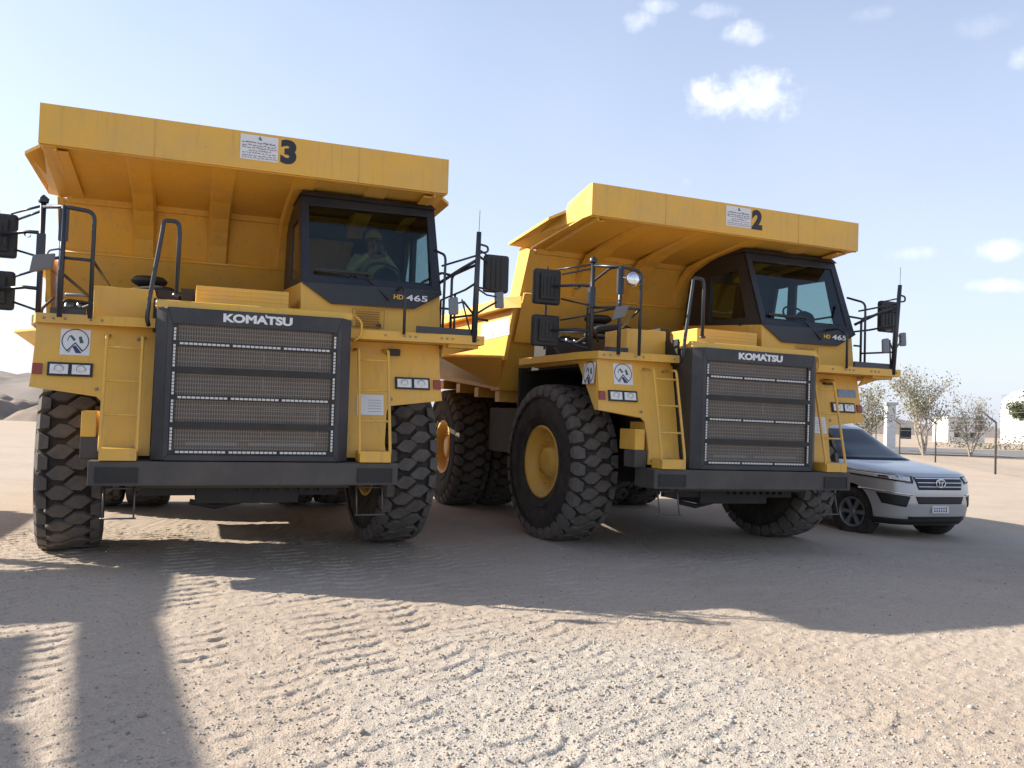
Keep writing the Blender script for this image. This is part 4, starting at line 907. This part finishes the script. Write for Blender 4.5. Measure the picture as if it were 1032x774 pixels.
# fence with cranked posts
PM=mat('fence_post_steel',(.10,.09,.085),.6,metal=.3)
fe=empty('chain_link_fence',(19.9,34.8,0)); tag(fe,'wire fence on thin cranked steel posts behind the silver car','fence')
pts=[Vector((19.9+3.4*i,34.8+11.7*i,0)) for i in range(-1,5)]
for q in pts:
    k=MB(); d=Vector((-1.0,0.25,0)); l=q-pts[1]; z=gz(q.x,q.y)-.2
    k.tube(rounded([l+Vector((0,0,z)),l+Vector((0,0,2.12)),l+Vector((-.50,.05,2.50))],.05),.042,8); k.build('post',PM,fe)
k=MB()
for z in(.35,.8,1.25,1.7,2.05): k.tube([q-pts[1]+Vector((0,0,z)) for q in pts],.006,4)
for e in(.12,.36): k.tube([q-pts[1]+Vector((-e,.02,2.12+e*.9)) for q in pts],.006,4)
a=pts[0]-pts[1]; b=pts[-1]-pts[1]
for i in range(0,420):
    t=i/420; p=a+(b-a)*t; e=(b-a).normalized()*1.6
    for sgn in(1,-1):
        q=p+e*sgn
        k.add([p+Vector((0,0,.1)),p+Vector((.002,.002,.1))+(b-a).normalized()*.004,q+Vector((.002,.002,2.0))+(b-a).normalized()*.004,q+Vector((0,0,2.0))],[(0,1,2,3)])
k.build('wire',mat('galvanised_wire',(.3,.29,.27),.5,metal=.5),fe,recalc=False)
k=MB(); k.box(-.12,.12,-.02,.02,1.05,1.38); k.box(-.12,.12,-.025,-.02,1.15,1.22,1)
# trees
LEAF=mat('dusty_olive_leaf',(.27,.265,.19),.8,var=.35,vscale=1.3); LEAF2=mat('green_leaf',(.10,.115,.05),.8,var=.35,vscale=1.3); BARK=mat('pale_bark',(.34,.29,.23),.9)
def tree(x,y,h,w,label,leafm,nl=2600,seed=1,base=0,ls=.07,lean=0,cmin=.08):
    r=random.Random(seed); T=empty('tree',(x,y,base)); tag(T,label,'tree')
    k=MB(); tips=[]
    def limb(p,d,l,rad,dep):
        n=5; path=[p]; q=Vector(p); dd=Vector(d)
        for i in range(n):
            dd=(dd+Vector((r.uniform(-.18,.18),r.uniform(-.18,.18),r.uniform(-.02,.14)))).normalized(); q=q+dd*l/n; path.append(q.copy())
            if dep>=2: tips.append((q.copy(),dep))
        k.tube(path,[rad*(1-.75*i/n) for i in range(n+1)],6,caps=False)
        if dep<3:
            for j in range(4 if dep<2 else 3):
                t=r.uniform(.3,1); a=path[min(n,int(t*n))]; an=r.uniform(0,6.28); e=(dd*.75+Vector((math.cos(an),math.sin(an),r.uniform(.1,.6)))*.75).normalized(); limb(a,e,l*r.uniform(.5,.72),rad*.5,dep+1)
    for j in range(4): an=r.uniform(0,6.28); limb(Vector((r.uniform(-.15,.15)*w*.2,0,0)),Vector((math.cos(an)*w/h*.8+lean,math.sin(an)*w/h*.5,1)).normalized(),h*r.uniform(.55,.75),h*.014,0)
    k.build('trunk',BARK,T)
    vs=[];fs=[]
    for i in range(nl):
        p,dep=r.choice(tips); g=.28*h/6
        c=p+Vector((r.gauss(0,g),r.gauss(0,g),r.gauss(0,g)))
        if c.z<cmin*h or c.z>h*1.02: continue
        u=Vector((r.gauss(0,1),r.gauss(0,1),r.gauss(0,1))).normalized(); v=u.cross(Vector((r.gauss(0,1),r.gauss(0,1),1))).normalized(); s=ls*r.uniform(.6,1.5)
        o=len(vs); vs+=[c+u*s,c+v*s*.45,c-u*s,c-v*s*.45]; fs.append((o,o+1,o+2,o+3))
    m=MB(); m.add(vs,fs); m.build('crown',leafm,T,recalc=False)
tree(29.5,60.5,6.4,2.0,'tall sparse tree with dusty leaves behind the fence, just right of the silver car roof',LEAF,3600,3,ls=.085)
tree(33.0,61.0,4.4,2.6,'low bare branching tree behind the fence, between the tall sparse tree and the white tanks',LEAF,1500,8,ls=.07)
tree(28.6,68,5.6,3.0,'thin pale tree showing just beside the right fender of truck 2',LEAF,2200,12,ls=.10)
tree(63.8,101,7.0,4.8,'dense olive tree at the right edge in front of the white tank',LEAF2,9000,21,ls=.17,cmin=.5)
# white tanks
TANK=mat('white_tank',(.50,.51,.52),.5,var=.03)
def tank(x,y,r,z0,h,dome,label,grp=None):
    T=empty('storage_tank',(x,y,0)); tag(T,label,'tank')
    k=MB(); k.lathe([(z0,r),(z0+h,r)],2,64,0); 
    for i in range(1,7): z=z0+h*i/7; k.lathe([(z-.10,r),(z,r+.16),(z+.10,r)],2,64,0)
    k.build('shell',TANK,T); k=MB(); k.lathe([(z0+h,r),(z0+h+dome*.5,r*.8),(z0+h+dome*.85,r*.45),(z0+h+dome,.01)],2,64,0); k.build('roof',TANK,T)
    k=MB()
    for i in range(24): a=2*math.pi*i/24; k.tube([(r*math.cos(a),r*math.sin(a),z0+h),(r*math.cos(a),r*math.sin(a),z0+h+1.1)],.04,4)
    k.tube([((r)*math.cos(2*math.pi*i/48),r*math.sin(2*math.pi*i/48),z0+h+1.1) for i in range(48)],.04,4,closed=True); k.build('railing',STEEL,T)
tank(112,172,11,-.5,7.6,1.2,'white storage tank with ribbed shell at the right edge')
tank(133,210,10,-.5,11.2,3.6,'taller white tank with a domed roof behind the ribbed tank')
def building(x,y,w,d,h,label,mt,rot=0):
    T=empty('building',(x,y,0),(0,0,rot)); tag(T,label,'building'); k=MB(); k.box(-w/2,w/2,-d/2,d/2,-1,h); wl=k.build('wall',mt,T)
    k=MB(); k.box(-w/2-.15,w/2+.15,-d/2-.15,d/2+.15,h,h+.25); k.build('roof',TANK,T)
    for i in range(max(1,int(w/3))):
        xx=-w/2+1.2+i*3; 
        k=MB(); k.box(xx,xx+1,-d/2-.03,-d/2,1.0,2.0); k.build('window',CGL,T)
WB=mat('white_plaster',(.72,.71,.69),.8); BB_=mat('beige_plaster',(.42,.37,.30),.9)
building(87,165,7,6,4.6,'small white flat roofed building seen between the two fence trees',WB)
building(34.4,77,.8,.6,4.0,'narrow white upright cabin behind the fence right of the car roof',WB)
# hills and mound
HM=mat('hill_rock',(.235,.195,.165),1,var=.25,vscale=.05,dirt=(.15,.125,.105,.6),dscale=.08)
def ridge(name,x0,x1,y0,depth,hf,seed,mt):
    n=90;mm=14;vs=[];fs=[]
    for j in range(mm+1):
        for i in range(n+1):
            x=x0+(x1-x0)*i/n; t=j/mm; y=y0+depth*t; e=math.sin(math.pi*min(t*1.0,.5)); hh=hf(i/n)*e
            hh*=1+.5*float(vnoise(np.array([x]),np.array([y]),seed,(x1-x0)/26)[0])+.25*float(vnoise(np.array([x]),np.array([y]),seed+1,(x1-x0)/80)[0]); vs.append((x,y,hh-1.0))
    fs=[(j*(n+1)+i,j*(n+1)+i+1,(j+1)*(n+1)+i+1,(j+1)*(n+1)+i) for j in range(mm) for i in range(n)]
    k=MB(); k.add(vs,fs,0,True); o=k.build(name,mt,recalc=True); tag(o,kind='structure'); return o
ridge('hill',-420,-60,300,120,lambda t:11*math.sin(math.pi*min(1,max(0,t*.9+.15)))+3,31,HM)
MM=mat('mound_sand',(.25,.19,.145),1,var=.35,vscale=.6,dirt=(.15,.115,.09,.6),dscale=.4)
ridge('earth_mound',-75,-25,64,14,lambda t:2.5*math.sin(math.pi*t)**.6*(1+.12*math.sin(60*t)+.1*math.sin(143*t)),41,MM)
ridge('hill',60,420,520,120,lambda t:11+4*math.sin(6*t),51,HM)
# hedge-like scrub below the tank
k=MB(); r=random.Random(5)
for i in range(2500):
    x=50+r.random()*40; y=96+r.random()*4; z=r.random()*1.6*(.6+.4*math.sin(x)); c=Vector((x,y,z)); u=Vector((r.gauss(0,1),r.gauss(0,1),r.gauss(0,1))).normalized(); v=u.cross(Vector((0,.3,1))).normalized(); s=.16
    k.add([c+u*s,c+v*s*.6,c-u*s,c-v*s*.6],[(0,1,2,3)])
o=k.build('scrub',LEAF,recalc=False); tag(o,'low dusty scrub along the foot of the white tanks','scrub',kind='stuff')
S.render.engine='CYCLES'
